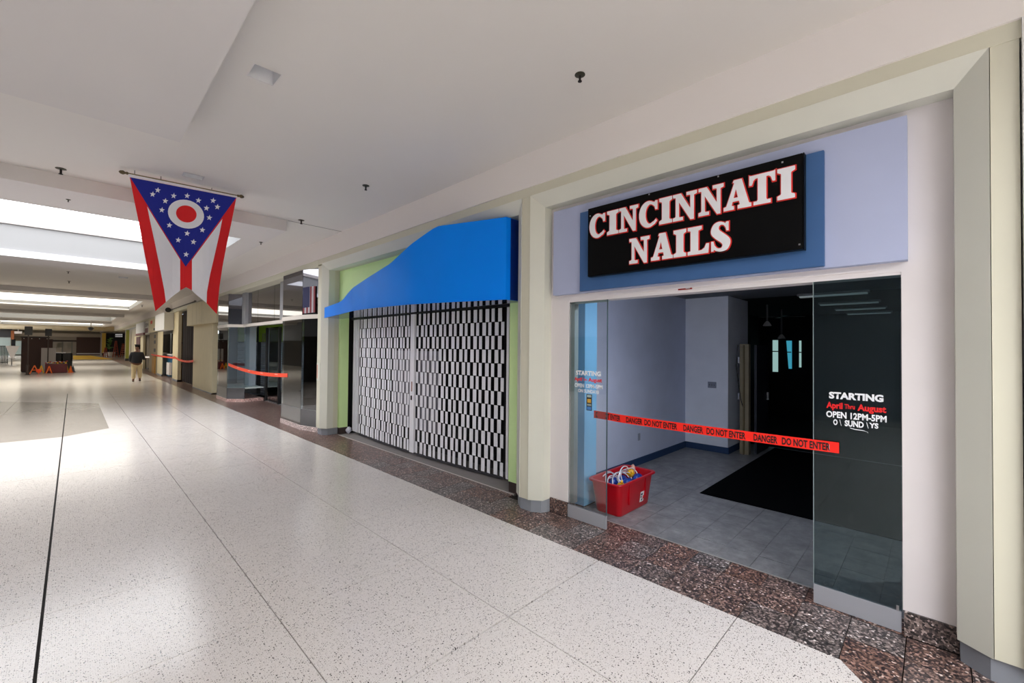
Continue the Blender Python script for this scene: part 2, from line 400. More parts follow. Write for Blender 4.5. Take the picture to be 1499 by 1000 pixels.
# ================================================================== SHOP FRONT PORTALS
def portal(tag_, ya, yb, zt, d=.15, zb=.15):
    """splayed picture-frame surround: outer edges ya<yb, top zt"""
    e = sempty('trim_'+tag_, (3.92, (ya+yb)/2, 0))
    XO, XI, XR = 3.915, 4.02, 4.16
    yi0, yi1, zi = ya+d, yb-d, zt-d
    def board(o0, o1, i0, i1):
        g = .0
        mb = MB()
        A = [(XO, *o0), (XO, *o1), (XI, *i1), (XI, *i0)]
        B = [(XR, *o0), (XR, *o1), (XR, *i1), (XR, *i0)]
        mb.loft([A, B]); return mb
    put('splay_board', board((yb, zb), (yb, zt), (yi1, zb), (yi1, zi)), BEIGE2, e)
    put('splay_board', board((ya, zb), (ya, zt), (yi0, zb), (yi0, zi)), BEIGE2, e)
    put('splay_board', board((ya, zt), (yb, zt), (yi0, zi), (yi1, zi)), BEIGE2, e)
    return e
portal('3', -.25, 3.545, 3.88)
portal('4', 3.69, 9.90, 3.88)
# wall strips between the surrounds
st = MB().box(3.925, 4.3, 3.549, 3.686, .15, 3.88)
struct('wall_right', st, BEIGE)
struct('trim_5', MB().box(3.925, 4.3, -.372, -.254, .15, 3.88), BEIGE)
struct('trim_6', MB().box(3.925, 4.3, 9.904, 10.11, .15, 3.84), BEIGE)
struct('trim_7', MB().box(3.89, 4.4, -1.6, -.380, .15, 3.985), mat('pale_marble', (222, 222, 220), .35, noise=.12, nscale=4))
# grey kick blocks
kb = MB().prism([(3.955, 3.53), (3.955, 3.705), (4.06, 3.85), (4.3, 3.85), (4.3, 3.385), (4.09, 3.385), (4.02, 3.42)], 0, .149)
struct('baseboard_1', kb, GREYB)
struct('baseboard_2', MB().prism([(3.955, -.24), (4.06, -.115), (4.3, -.115), (4.3, -1.6), (3.955, -1.6)], 0, .149), GREYB)
struct('baseboard_3', MB().prism([(3.96, 10.1), (3.96, 9.89), (4.05, 9.77), (4.28, 9.77), (4.28, 10.1)], 0, .149), GREYB)

# ------------------------------------------------------------------ nail shop front wall (white) with granite plinths
wn = MB().box(4.155, 4.30, 3.12, 3.42, .17, 3.76).box(4.155, 4.30, -.12, .165, .17, 3.76).box(4.155, 4.30, .165, 3.12, 2.575, 3.76)
struct('wall_shop_front', wn, WHITEW)
struct('baseboard_4', MB().box(4.14, 4.30, 3.13, 3.384, 0, .169), GRAN)
struct('baseboard_5', MB().box(4.14, 4.30, -.113, .158, 0, .169), GRAN)
t = thing('fascia_box', 'pale lavender painted fascia box filling the top of the nail shop front', 'board', (4.15, 1.7, 2.64))
put('box', MB().box(4.075, 4.153, .128, 3.305, 2.645, 3.665), LAV, t)
t = thing('backing_board', 'steel blue backing board mounted behind the black lettered shop sign', 'board', (4.07, 1.7, 2.66))
put('board', MB().box(4.035, 4.073, .60, 2.885, 2.655, 3.555), NAVY, t, bevel=.003)
# ------------------------------------------------------------------ sign and its letters
sign = thing('shop_sign', 'black shop sign reading CINCINNATI NAILS in white red-edged letters', 'sign', (4.03, 1.72, 2.79))
put('panel', MB().box(3.955, 4.033, .723, 2.722, 2.793, 3.545), BLACKP, sign, bevel=.004)
put('edge_strip', MB().box(3.962, 4.030, .715, .7225, 2.79, 3.548), BLACKP, sign)
for k, (yy, zz) in enumerate(((2.69, 3.46), (2.0, 3.53), (1.35, 3.53), (.86, 3.51), (.745, 2.83))):
    put('screw', MB().box(3.950, 3.9549, yy-.006, yy+.006, zz-.006, zz+.006), CHROME, sign)
def cr(P, n=6):
    out = []
    for i in range(len(P)-1):
        a, b, c, d = P[max(i-1, 0)], P[i], P[i+1], P[min(i+2, len(P)-1)]
        for k in range(n):
            t_ = k/n
            out.append(tuple(.5*((2*b[j])+(-a[j]+c[j])*t_+(2*a[j]-5*b[j]+4*c[j]-d[j])*t_**2+(-a[j]+3*b[j]-3*c[j]+d[j])*t_**3) for j in range(len(b))))
    out.append(P[-1]); return out
def arc(cx, cy, rx, ry, a0, a1, n=18): return [(cx+rx*math.cos(math.radians(a0+(a1-a0)*i/n)), cy+ry*math.sin(math.radians(a0+(a1-a0)*i/n))) for i in range(n+1)]
def stroke(P):
    C = cr(P); Lf, Rt = [], []
    for i, (x, y, w_) in enumerate(C):
        a = C[max(i-1, 0)]; b = C[min(i+1, len(C)-1)]; dx, dy = b[0]-a[0], b[1]-a[1]; l = math.hypot(dx, dy)
        nx, ny = -dy/l, dx/l; Lf.append((x+nx*w_, y+ny*w_)); Rt.append((x-nx*w_, y-ny*w_))
    return Lf+Rt[::-1]
S = .115
GL = {
 'I': [[(0, 1), (1, 1), (1, 1-S), (.80, 1-S*1.4), (.78, .80), (.78, .2), (.80, S*1.4), (1, S), (1, 0), (0, 0), (0, S), (.20, S*1.4), (.22, .2), (.22, .8), (.20, 1-S*1.4), (0, 1-S)]],
 'N': [[(0, 1), (.34, 1), (.74, .38), (.74, .85), (.70, 1-S), (.58, 1-S), (.58, 1), (1, 1), (1, 1-S), (.89, 1-S*1.2), (.88, .85), (.88, -.03), (.74, -.03), (.25, .70), (.25, .17), (.28, S), (.42, S), (.42, 0), (0, 0), (0, S), (.10, S*1.2), (.12, .17), (.12, .85), (.10, 1-S), (0, 1-S)]],
 'A': [[(0, 0), (.38, 0), (.38, S), (.29, S*1.2), (.325, .27), (.565, .27), (.60, S*1.2), (.52, S), (.52, 0), (1, 0), (1, S), (.92, S*1.2), (.66, 1.0), (.38, 1.0), (.34, .93), (.39, .90), (.10, S*1.2), (0, S)], [(.36, .39), (.53, .39), (.45, .70)]],
 'T': [[(0, 1.02), (.06, 1), (.94, 1), (1, 1.02), (1, .68), (.90, .68), (.84, .83), (.76, 1-S), (.66, 1-S), (.66, .17), (.69, S), (.83, S), (.83, 0), (.17, 0), (.17, S), (.31, S), (.34, .17), (.34, 1-S), (.24, 1-S), (.16, .83), (.10, .68), (0, .68)]],
 'L': [[(0, 1), (.66, 1), (.66, 1-S), (.50, 1-S*1.3), (.50, S*1.1), (.66, S*1.1), (.80, .2), (.88, .34), (1, .34), (.97, 0), (0, 0), (0, S), (.14, S*1.2), (.14, 1-S*1.2), (0, 1-S)]],
 'C': [arc(.5, .5, .5, .52, 62, 298, 26)+[(.86, .09), (.96, .2), (.90, .26), (.80, .18)]+arc(.60, .5, .26, .385, 300, 62, 18)+[(.84, .76), (.88, .64), (.98, .64), (.98, .98), (.88, .98), (.84, .93)]],
 'S': [[(.80, .98), (.92, .98), (.92, .68), (.81, .68)]+[(p[0], p[1]) for p in cr([(.78, .78), (.66, .885), (.50, .90), (.41, .82), (.47, .72), (.74, .56), (.97, .40), (1.0, .22), (.84, .03), (.52, -.02), (.26, .03), (.17, .08)], 5)]+[(.15, .02), (.03, .02), (.03, .36), (.14, .36)]+[(p[0], p[1]) for p in cr([(.20, .22), (.36, .11), (.54, .10), (.62, .19), (.55, .28), (.28, .43), (.05, .60), (.03, .78), (.18, .96), (.44, 1.02), (.66, .98), (.76, .93)], 5)]],
}
def letter(ch, yl, yr, zb, zt):
    w_, h = yl-yr, zt-zb
    P = [[(x*w_, y*h) for x, y in poly] for poly in GL[ch]]
    for nm, off, X, dp, mm in (('letter_edge', .0085, 3.9545, .008, LETR), ('letter', 0, 3.9462, .008, LETW)):
        me = shape2d(P, dp, off)
        lay(me, nm, sign, mm, yl, yr, zb, zt, X, dp, fit=(0, w_, 0, h))
for ch, a, b in (('C', 2.690, 2.492), ('I', 2.468, 2.333), ('N', 2.325, 2.112), ('C', 2.099, 1.905), ('I', 1.888, 1.762), ('N', 1.752, 1.532), ('N', 1.515, 1.302), ('A', 1.300, 1.083), ('T', 1.098, .908), ('I', .893, .772)):
    letter(ch, a, b, 3.205, 3.455)
for ch, a, b in (('N', 2.205, 1.990), ('A', 1.970, 1.752), ('I', 1.745, 1.628), ('L', 1.612, 1.424), ('S', 1.409, 1.248)):
    letter(ch, a, b, 2.865, 3.118)

# ------------------------------------------------------------------ sliding glass front
struct('trim_8', MB().box(4.16, 4.32, .160, 3.125, 2.555, 2.60).box(4.145, 4.155, .30, 2.7, 2.597, 2.612), WHITEW)
t = thing('door_stop_strip', 'short red strip stuck on the track above the shop opening', 'strip', (4.14, 1.75, 2.575))
put('strip', MB().box(4.147, 4.1535, 1.655, 1.79, 2.583, 2.603), mat('dull_red', (150, 30, 28), .5), t)
put('clip', MB().box(4.144, 4.1468, 1.675, 1.715, 2.589, 2.597), CHROME, t)
pr = thing('glass_door', 'right fixed glass door with crisp white and red hours lettering over dark shop', 'door', (4.17, .43, 0))
put('pane', MB().box(4.165, 4.177, .170, .690, .150, 2.60), GLASSR, pr)
put('bottom_rail', MB().box(4.155, 4.187, .172, .692, .002, .150), RAILM, pr, bevel=.002)
put('edge_seal', MB().box(4.163, 4.179, .690, .694, .15, 2.60), mat('seal', (150, 165, 165), .4), pr)
put('corner_clip', MB().box(4.158, 4.164, .185, .200, .150, .185), CHROME, pr)
pl = thing('glass_door', 'left fixed glass door with faded hours lettering in front of light blue column', 'door', (4.17, 2.86, 0))
put('pane', MB().box(4.165, 4.177, 2.602, 3.118, .150, 2.60), GLASS, pl)
put('bottom_rail', MB().box(4.155, 4.187, 2.600, 3.125, .002, .150), RAILM, pl, bevel=.002)
put('edge_seal', MB().box(4.163, 4.179, 2.597, 2.602, .15, 2.60), mat('seal_dark', (60, 80, 86), .4), pl)
def decal(p, s, y0, y1, z0, z1, m_, bold=.035, X=4.1635):
    lay(text_mesh(s, bold), 'lettering', p, m_, y0, y1, z0, z1, X)
DR = mat('decal_red', (222, 20, 24), .5); DW = mat('decal_white', (238, 240, 244), .5)
decal(pr, 'STARTING', .590, .265, 1.628, 1.682, DW, .05)
decal(pr, 'April', .607, .505, 1.538, 1.602, DR, .04); decal(pr, 'Thru', .493, .430, 1.558, 1.594, DR, .03); decal(pr, 'August', .415, .250, 1.536, 1.601, DR, .04)
decal(pr, 'OPEN 12PM-5PM', .608, .248, 1.481, 1.531, DW, .035)
decal(pr, 'O', .563, .536, 1.424, 1.470, DW, .04)
lay(shape2d([[(0, 1), (.25, 1), (1, 0), (.8, 0)]]), 'lettering', pr, DW, .524, .512, 1.424, 1.470, 4.1635)
decal(pr, 'SUND', .492, .378, 1.424, 1.471, DW, .04)
lay(shape2d([[(0, 1), (.35, .95), (1, 0), (.75, 0)]]), 'lettering', pr, DW, .364, .350, 1.426, 1.470, 4.1635)
decal(pr, 'YS', .347, .294, 1.430, 1.470, DW, .04)
lay(shape2d([[(0, 1), (.3, .8), (.75, .7), (.97, .35), (1, 0), (.92, .45), (.72, .52), (.3, .58), (.05, .85)]]), 'peeled_strip', pr, DW, .462, .352, 1.388, 1.416, 4.1635)
decal(pl, 'STARTING', 3.022, 2.677, 1.690, 1.746, DW, .05)
decal(pl, 'April', 3.040, 2.936, 1.612, 1.668, DR, .04); decal(pl, 'Thru', 2.922, 2.862, 1.628, 1.660, DR, .03); decal(pl, 'August', 2.845, 2.663, 1.610, 1.668, DR, .04)
decal(pl, 'OPEN 12PM-5PM', 3.038, 2.655, 1.548, 1.594, DW, .035)
decal(pl, 'ON SUNDAYS', 2.988, 2.703, 1.490, 1.531, DW, .035)
put('sticker', MB().box(4.162, 4.1645, 2.795, 2.868, 1.292, 1.478), mat('sticker_dark', (24, 26, 34), .5), pl, label='small card-payment sticker strip')
put('sticker_patch', MB().box(4.1612, 4.1618, 2.806, 2.857, 1.380, 1.425), mat('sticker_yellow', (222, 170, 60), .5), pl)
put('sticker_patch', MB().box(4.1612, 4.1618, 2.803, 2.860, 1.300, 1.335), mat('sticker_blue', (70, 130, 200), .5), pl)
put('sticker_patch', MB().box(4.1612, 4.1618, 2.803, 2.860, 1.442, 1.470), mat('sticker_grey', (170, 190, 190), .5), pl)
put('sticker_patch', MB().box(4.1612, 4.1618, 2.803, 2.860, 1.345, 1.368), mat('sticker_grey2', (150, 160, 150), .5), pl)
# teal-tinted side frame inside the glass
struct('window_1', MB().box(4.195, 4.27, 3.065, 3.12, .16, 2.57).box(4.195, 4.235, 2.62, 3.12, 2.535, 2.57), mat('teal_frame', (176, 196, 196), .4))

# danger tape ----------------------------------------------------------------
tp = thing('danger_tape', 'long red danger tape stretched across the nail shop doorway', 'tape', (4.16, 1.65, 1.25))
def tx(y):  return 4.150+.042*min(1, max(0, (y-2.4)/.25))   # passes behind the left pane, in front of the right
def tz(y):  return 1.2525-.006*math.sin(pi*(y-.525)/2.26)
ys_ = [2.786, 2.62, 2.55, 2.45, 2.3, 2.0, 1.7, 1.4, 1.1, .8, .69, .60, .525]
mb = MB(); n = len(ys_)
for y in ys_:
    x = tx(y) if y > .7 else 4.150
    mb.v += [(x, y, tz(y)-.042), (x, y, tz(y)+.042), (x+.0012, y, tz(y)+.042), (x+.0012, y, tz(y)-.042)]
for i in range(n-1):
    for k in range(4): mb.f.append((i*4+k, i*4+(k+1) % 4, i*4+4+(k+1) % 4, i*4+4+k))
mb.f += [(0, 1, 2, 3), (4*n-4, 4*n-1, 4*n-2, 4*n-3)]
put('ribbon', mb, REDT, tp)
TB = mat('tape_black', (34, 6, 8), .5)
for s, a, b in (('DO NOT ENTER', 2.757, 2.422), ('DANGER', 2.350, 2.163), ('DO NOT ENTER', 2.141, 1.795), ('DANGER', 1.735, 1.548), ('DO NOT ENTER', 1.517, 1.184), ('DANGER', 1.121, .939), ('DO NOT ENTER', .908, .581)):
    o = lay(text_mesh(s, .035), 'lettering', tp, TB, a, b, 1.2205, 1.2815, 0)
    for v in o.data.vertices:
        y = v.co.y+WL[tp.name].y; v.co.x = (tx(y) if y > .7 else 4.150)-.0015-WL[tp.name].x; v.co.z += tz(y)-1.2525
put('scuff', MB().box(4.1485, 4.1489, .585, .59, 1.22, 1.27), mat('scuff', (190, 170, 170), .6), tp)

# ================================================================== NAIL SHOP INTERIOR
TS = .303
sh = sempty('floor_shop', (4.4, 1.6, 0))
put('screed', MB().box(4.40, 10.2, -2.6, 3.75, -.021, -.008), mat('shop_grout', (120, 118, 118), .8), sh)
put('edge_strip', MB().box(4.385, 4.402, .15, 3.12, -.01, .003), mat('edge_strip', (168, 166, 162), .4, metal=.4), sh)
tme = mesh_only(MB().box(.0015, TS-.0015, .0015, TS-.0015, -.008, 0), TILE)
random.seed(11)
for i in range(9):
    for j in range(-1, 12):
        y0 = .015+TS*j
        inst('tile', tme, sh, (4.404+TS*i, y0, random.uniform(-.0008, .0004)))
put('tile_field', MB().box(4.404+TS*9, 10.2, -2.6, 3.75, -.008, -.0002).box(4.404, 4.404+TS*9, -2.6, .015-TS, -.008, -.0002), TILE, sh)
SHOPW = mat('shop_wall', (200, 208, 232), .7, noise=.06, nscale=2.5)
struct('wall_shop_left', MB().box(4.30, 9.0, 3.665, 3.8, 0, 3.05), SHOPW)
struct('wall_shop_end', MB().box(8.86, 9.0, 2.84, 3.665, 0, 3.05).box(9.0, 10.1, 2.84, 2.92, 0, 3.05), mat('shop_wall_lit', (240, 244, 255), .7, noise=.04, nscale=2.5))  # brighter copy of the shop wall paint, standing in for doorway light
struct('baseboard_6', MB().box(4.8, 8.86, 3.645, 3.664, 0, .12).box(8.84, 8.859, 2.82, 3.645, 0, .12).box(8.86, 10, 2.82, 2.839, 0, .12), mat('navy_skirting', (34, 62, 100), .6))
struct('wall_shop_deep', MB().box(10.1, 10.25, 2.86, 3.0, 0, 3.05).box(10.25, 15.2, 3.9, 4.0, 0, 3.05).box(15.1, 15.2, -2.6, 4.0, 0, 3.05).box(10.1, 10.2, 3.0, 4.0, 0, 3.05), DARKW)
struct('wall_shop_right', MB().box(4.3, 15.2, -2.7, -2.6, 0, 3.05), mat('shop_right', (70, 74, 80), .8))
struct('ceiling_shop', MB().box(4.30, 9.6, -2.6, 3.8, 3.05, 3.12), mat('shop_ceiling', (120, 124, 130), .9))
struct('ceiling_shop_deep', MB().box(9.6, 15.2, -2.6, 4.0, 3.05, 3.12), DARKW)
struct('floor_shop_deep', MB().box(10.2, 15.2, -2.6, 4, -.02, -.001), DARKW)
t = thing('floor_mat', 'large black floor mat lying on the grey tiles inside the nail shop', 'mat', (8, .8, 0))
put('mat', MB().box(6.15, 10.1, -1.8, 2.34, .001, .009), mat('mat_black', (5, 6, 8), .95, bump=.3, spec=.05), t, bevel=.002)
t = thing('blue_column', 'light blue square column just behind the left glass door', 'column', (4.65, 3.2, 0))
put('shaft', MB().box(4.53, 4.80, 3.15, 3.29, .02, 3.05), mat('sky_blue', (128, 192, 236), .5, noise=.03), t)
put('foot', MB().box(4.54, 4.79, 3.16, 3.28, 0, .02), DARK, t)
t = thing('notice_board', 'small grey panel leaning low on the shop wall behind the red tote', 'panel', (5.1, 3.62, 0))
put('panel', MB().box(4.83, 5.1, 3.60, 3.625, .32, .62), mat('grey_card', (120, 124, 128), .6), t)
put('stand', MB().box(4.86, 4.88, 3.626, 3.644, 0, .6).box(5.05, 5.07, 3.626, 3.644, 0, .6), DARK, t)
put('latch', MB().box(5.14, 5.17, 3.63, 3.6645, .52, .66), DARK, t)
t = thing('wall_outlet', 'three-gang switch plate on the pale end wall of the nail shop', 'switch', (8.86, 3.135, 1.31))
put('plate', MB().box(8.85, 8.8595, 3.055, 3.215, 1.25, 1.37), mat('plate', (140, 146, 164), .5), t, bevel=.002)
for k in range(3): put('toggle', MB().box(8.842, 8.85, 3.085+k*.045, 3.095+k*.045, 1.295, 1.325), mat('toggle', (90, 92, 104), .5), t)
t = thing('wall_outlet', 'small outlet low on the shop side wall beyond the red tote', 'outlet', (6.9, 3.66, .45))
put('plate', MB().box(6.87, 6.94, 3.656, 3.6645, .42, .54), mat('plate', (140, 146, 164), .5), t)
# leaning door frame post and opened black door beside the dark room
t = thing('door_post', 'beige unfinished door jamb standing at the entry to the dark back room', 'post', (9.15, 2.6, 0))
put('jamb', MB().box(9.05, 9.17, 2.53, 2.69, 0, 2.12), mat('raw_beige', (150, 138, 112), .7, noise=.1, nscale=6), t, bevel=.004)
put('stop', MB().box(9.02, 9.05, 2.60, 2.625, 0, 2.10), mat('raw_beige2', (110, 96, 66), .7), t)
for z in (.35, 1.05, 1.75): put('hinge', MB().box(9.03, 9.06, 2.69, 2.715, z, z+.12), CHROME, t)
put('cable', MB().tube([(9.04, 2.72, 2.1), (9.02, 2.74, 1.7), (9.04, 2.70, 1.3), (9.02, 2.66, 1.05), (9.03, 2.62, .9)], .008), DARK, t)
t = thing('open_door', 'dark door folded open against the back room entry', 'door', (9.6, 2.5, 0))
put('leaf', MB().box(9.2, 10.0, 2.43, 2.475, .01, 2.1), mat('door_dark', (44, 48, 58), .5), t)
put('handle', MB().box(9.9, 9.93, 2.40, 2.43, 1.0, 1.15), CHROME, t)
# back-room windows: three narrow slots of daylight
for k, (ya, yb, za, zb) in enumerate(((3.40, 3.545, 1.35, 2.32), (3.06, 3.18, 1.46, 2.30), (2.80, 2.855, 1.51, 2.30))):
    lab = ['leftmost tall slot window of pale daylight in the dark back room', 'middle slot window with turquoise drape in the dark back room', 'rightmost thin slot window in the dark back room'][k]
    e = thing('slot_window', lab, 'window', (15.09, (ya+yb)/2, za), 'slot windows of the dark back room')
    if k == 1:
        mb = MB().prism([(15.07, ya-.02), (15.07, yb), (15.09, yb), (15.09, ya-.02)], za, zb)
        n_ = len(mb.v); mb.v = [(x, y+(.06 if z < 1.6 and y > 3.1 else 0)*-1, z) for x, y, z in mb.v]
        put('drape', mb, mat('turquoise_glow', (70, 176, 204), .6, emit=.55), e)
    else:
        put('pane', MB().box(15.08, 15.09, ya, yb, za, zb), mat('pale_window_glow', (168, 208, 204), .6, emit=.6), e)
    put('bar', MB().box(15.05, 15.068, ya-.01, yb+.01, zb-.36, zb-.33), DARK, e)
# ceiling strip lights (switched off, faint emission stands in for light on the lenses)
for k, (xa, xb, y) in enumerate(((1171, 1270, 432), (1201, 1286, 444.5), (1224, 1296, 452.5), (1241, 1304, 459), (1278, 1311, 463.6))):
    p = atz((xa+xb)/2, y, 3.0); q0 = atX(xa, y, p.x).y; q1 = atX(xb, y, p.x).y
    if p.x > 15: continue
    e = thing('strip_light', 'unlit strip light on the nail shop ceiling, '+['nearest to the doorway', 'second from the doorway', 'third from the doorway', 'fourth from the doorway', 'deepest in the shop'][k], 'light', (p.x, (q0+q1)/2, 3.05), 'strip lights on the nail shop ceiling')
    put('lens', MB().box(p.x-.06, p.x+.06, min(q0, q1), max(q0, q1), 2.985, 3.01), mat('lens_faint_glow', (214, 226, 226), .4, emit=.12), e)
    put('housing', MB().box(p.x-.09, p.x+.09, min(q0, q1)-.03, max(q0, q1)+.03, 3.01, 3.049), mat('housing_grey', (120, 124, 126), .5), e)
for k, (x, y, yl) in enumerate(((1123, 474, 470), (1144, 493, 490))):
    p = atX(x, y, 11.0+k*1.5)
    e = thing('ceiling_fan', ['nearer', 'farther'][k]+' dark ceiling fan hanging in the unlit back room', 'fan', (p.x, p.y, 3.05), 'ceiling fans in the back room')
    put('rod', MB().tube([(p.x, p.y, 3.04), (p.x, p.y, p.z+.02)], .02), mat('fan_grey', (96, 98, 100), .4), e)
    for a in range(4):
        c_, s_ = math.cos(a*pi/2+.4), math.sin(a*pi/2+.4)
        put('blade', MB().loft([[(p.x+c_*.05-s_*.03, p.y+s_*.05+c_*.03, p.z+.5), (p.x+c_*.05+s_*.03, p.y+s_*.05-c_*.03, p.z+.5), (p.x+c_*.05+s_*.03, p.y+s_*.05-c_*.03, p.z+.51), (p.x+c_*.05-s_*.03, p.y+s_*.05+c_*.03, p.z+.51)],
            [(p.x+c_*.5-s_*.06, p.y+s_*.5+c_*.06, p.z+.5), (p.x+c_*.5+s_*.06, p.y+s_*.5-c_*.06, p.z+.5), (p.x+c_*.5+s_*.06, p.y+s_*.5-c_*.06, p.z+.51), (p.x+c_*.5-s_*.06, p.y+s_*.5+c_*.06, p.z+.51)]]), mat('fan_blade', (70, 70, 72), .5), e)
    put('lamp_cup', MB().lathe(p.x, p.y, [(.02, p.z+.06), (.05, p.z+.03), (.09, p.z-.04), (.085, p.z-.05)], 12), mat('fan_cup', (190, 190, 190), .3), e)

e = thing('strip_light', 'added unseen strip light brightening the nail shop from above the doorway header', 'light', (4.8, 1.6, 3.05), 'strip lights on the nail shop ceiling')  # added lamp, out of view, to brighten the shop interior
put('lens', MB().box(4.74, 4.86, 1.0, 2.2, 2.985, 3.01), mat('fill_lens', (230, 238, 255), .4, emit=60), e)
put('housing', MB().box(4.71, 4.89, .97, 2.23, 3.01, 3.049), mat('housing_grey', (120, 124, 126), .5), e)

# ------------------------------------------------------------------ red tote
def rrect(cx, cy, hx, hy, r, z, n=5):
    P = []
    for qx, qy, a0 in ((1, 1, 0), (-1, 1, 90), (-1, -1, 180), (1, -1, 270)):
        for i in range(n+1):
            a = math.radians(a0+90*i/n); P.append((cx+qx*(hx-r)+r*math.cos(a), cy+qy*(hy-r)+r*math.sin(a), z))
    return P
TX, TY = 4.93, 2.835
tote = thing('storage_tote', 'open red plastic tote of tangled tubing on the tiled shop floor', 'tote', (TX, TY, .003))
rings = [rrect(TX, TY, .355, .165, .05, .003), rrect(TX, TY, .37, .175, .06, .02), rrect(TX, TY, .425, .208, .07, .372), rrect(TX, TY, .435, .216, .07, .375),
         rrect(TX, TY, .462, .236, .08, .383), rrect(TX, TY, .466, .24, .08, .40), rrect(TX, TY, .458, .232, .08, .408), rrect(TX, TY, .425, .204, .07, .404),
         rrect(TX, TY, .412, .196, .065, .36), rrect(TX, TY, .36, .165, .055, .03)]
put('bin', MB().loft(rings), REDTOTE, tote, smooth=True)
for s_ in (-1, 1):
    put('rib', MB().box(TX+s_*.20-.012, TX+s_*.20+.012, TY-.212, TY-.19, .12, .372), REDTOTE, tote, bevel=.004)
put('foot', MB().loft([rrect(TX, TY, .30, .13, .04, -.0), rrect(TX, TY, .31, .14, .04, .006)]), REDTOTE, tote)
lb = put('sticker', MB().quad((5.02, 2.6525, .075), (5.115, 2.6525, .075), (5.118, 2.638, .205), (5.023, 2.638, .205)), mat('sticker_white', (226, 226, 228), .5), tote, label='white paper sticker')
for k, (a, b, c, d) in enumerate(((5.03, 5.08, .16, .185), (5.03, 5.06, .13, .15), (5.05, 5.08, .09, .115))):
    f_ = lambda z: 2.6505-(z-.075)*.1115-.0015
    put('print', MB().quad((a, f_(c), c), (b, f_(c), c), (b, f_(d), d), (a, f_(d), d)), mat('print_dark', (60, 64, 84), .5), lb)
put('print', MB().quad((5.085, f_(.11), .11), (5.11, f_(.11), .11), (5.11, f_(.15), .15), (5.085, f_(.15), .15)), LETR, lb)
random.seed(21)
TUBE = mat('clear_tube', (214, 212, 220), .15, spec=.8)
coils = thing('tubing', 'tangle of clear plastic tubing heaped inside the red tote', 'tubing', (TX, TY, .2))
for k in range(9):
    cx, cy = TX+random.uniform(-.16, .2), TY+random.uniform(-.08, .08); P = []
    ph = random.uniform(0, 6); rr = random.uniform(.09, .14); tl = random.uniform(.3, 1.1)
    for i in range(19):
        a = ph+i*.33
        z = .30+math.sin(a)*rr*tl+k*.008
        P.append((min(TX+.34, max(TX-.34, cx+math.cos(a)*rr*1.3)), min(TY+.15, max(TY-.15, cy+math.sin(a)*.06+i*.003)), max(.2, min(.44, z))))
    put('hose', MB().tube(P, .007, 6), TUBE, coils, smooth=True)
put('hose', MB().tube([(TX+.02+.2*math.cos(a), TY-.02+.05*math.cos(a*.7), .34+.16*math.sin(a)) for a in [i*pi/12 for i in range(13)]], .008, 8), TUBE, coils, smooth=True)
def blob(nm, lab, cat, x, y, z, rx, ry, rz, m_):
    e = thing(nm, lab, cat, (x, y, z))
    mb = MB(); rr = []
    for i in range(7):
        t_ = -pi/2+pi*(i+.25)/6.5
        rr.append([(x+rx*math.cos(t_)*math.cos(2*pi*k/10)*(1+.15*math.sin(3*k+i)), y+ry*math.cos(t_)*math.sin(2*pi*k/10), z+rz*math.sin(t_)*(1+.1*math.cos(2*k))) for k in range(10)])
    put('body', mb.loft(rr), m_, e, smooth=True); return e
YEL = mat('yellow_plastic', (232, 176, 20), .4); BLU = mat('blue_plastic', (26, 62, 150), .35)
e = blob('yellow_fitting', 'yellow fitting at the left front corner inside the red tote', 'fitting', TX-.22, TY-.10, .33, .07, .045, .04, YEL); put('nozzle', MB().tube([(TX-.2, TY-.1, .35), (TX-.25, TY-.13, .40)], .014), YEL, e)
e = blob('yellow_connector', 'yellow connector near the back right inside the red tote', 'connector', TX+.20, TY+.0, .38, .06, .045, .05, YEL); put('nozzle', MB().tube([(TX+.2, TY, .40), (TX+.16, TY-.04, .42)], .014), YEL, e)
for k, (dx, dy) in enumerate(((-.1, .06), (.06, .05), (.0, -.07), (.27, -.06))):
    e = blob('blue_bag', 'crumpled blue plastic bag in the red tote, '+['under the tubing at the left', 'at the middle back', 'at the front centre', 'towards the right end'][k], 'bag', TX+dx, TY+dy, .31, .10, .06, .06, BLU)
e = blob('foam_pad', 'pale pink foam pad standing at the right end of the red tote', 'pad', TX+.31, TY+.03, .39, .045, .03, .075, mat('foam', (226, 170, 150), .8))

# ================================================================== GREEN SHOP: WALLS, AWNING, FOLDING GRILLE
gw = MB().box(4.27, 4.47, 9.68, 9.90, .15, 3.8).box(4.27, 4.47, 3.80, 4.235, .15, 3.8).box(4.27, 4.47, 4.235, 9.68, 2.70, 3.8)
struct('wall_green', gw, LIME)
gw = MB().box(4.161, 4.268, 9.76, 9.90, .15, 3.8).box(4.161, 4.268, 3.70, 3.835, .15, 3.8).box(4.161, 4.268, 3.835, 9.76, 3.735, 3.8)
struct('trim_9', gw, BEIGE)
struct('baseboard_7', MB().box(4.275, 4.47, 9.685, 9.77, 0, .149).box(4.275, 4.47, 3.86, 4.23, 0, .149), mat('brown_base', (58, 44, 42), .6))
struct('floor_sill', MB().box(4.25, 4.9, 4.10, 9.66, -.02, .006), mat('grey_concrete', (134, 128, 126), .6, noise=.08, nscale=6))
struct('trim_10', MB().box(4.235, 4.25, 4.10, 9.66, -.01, .008), mat('sill_metal', (206, 200, 196), .35, metal=.4))
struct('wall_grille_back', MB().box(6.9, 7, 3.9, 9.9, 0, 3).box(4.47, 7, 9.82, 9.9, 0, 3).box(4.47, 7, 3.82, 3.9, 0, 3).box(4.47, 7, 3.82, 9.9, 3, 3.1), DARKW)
struct('floor_grille_shop', MB().box(4.9, 7, 3.9, 9.85, -.02, -.002), mat('dim_floor', (70, 68, 70), .6))
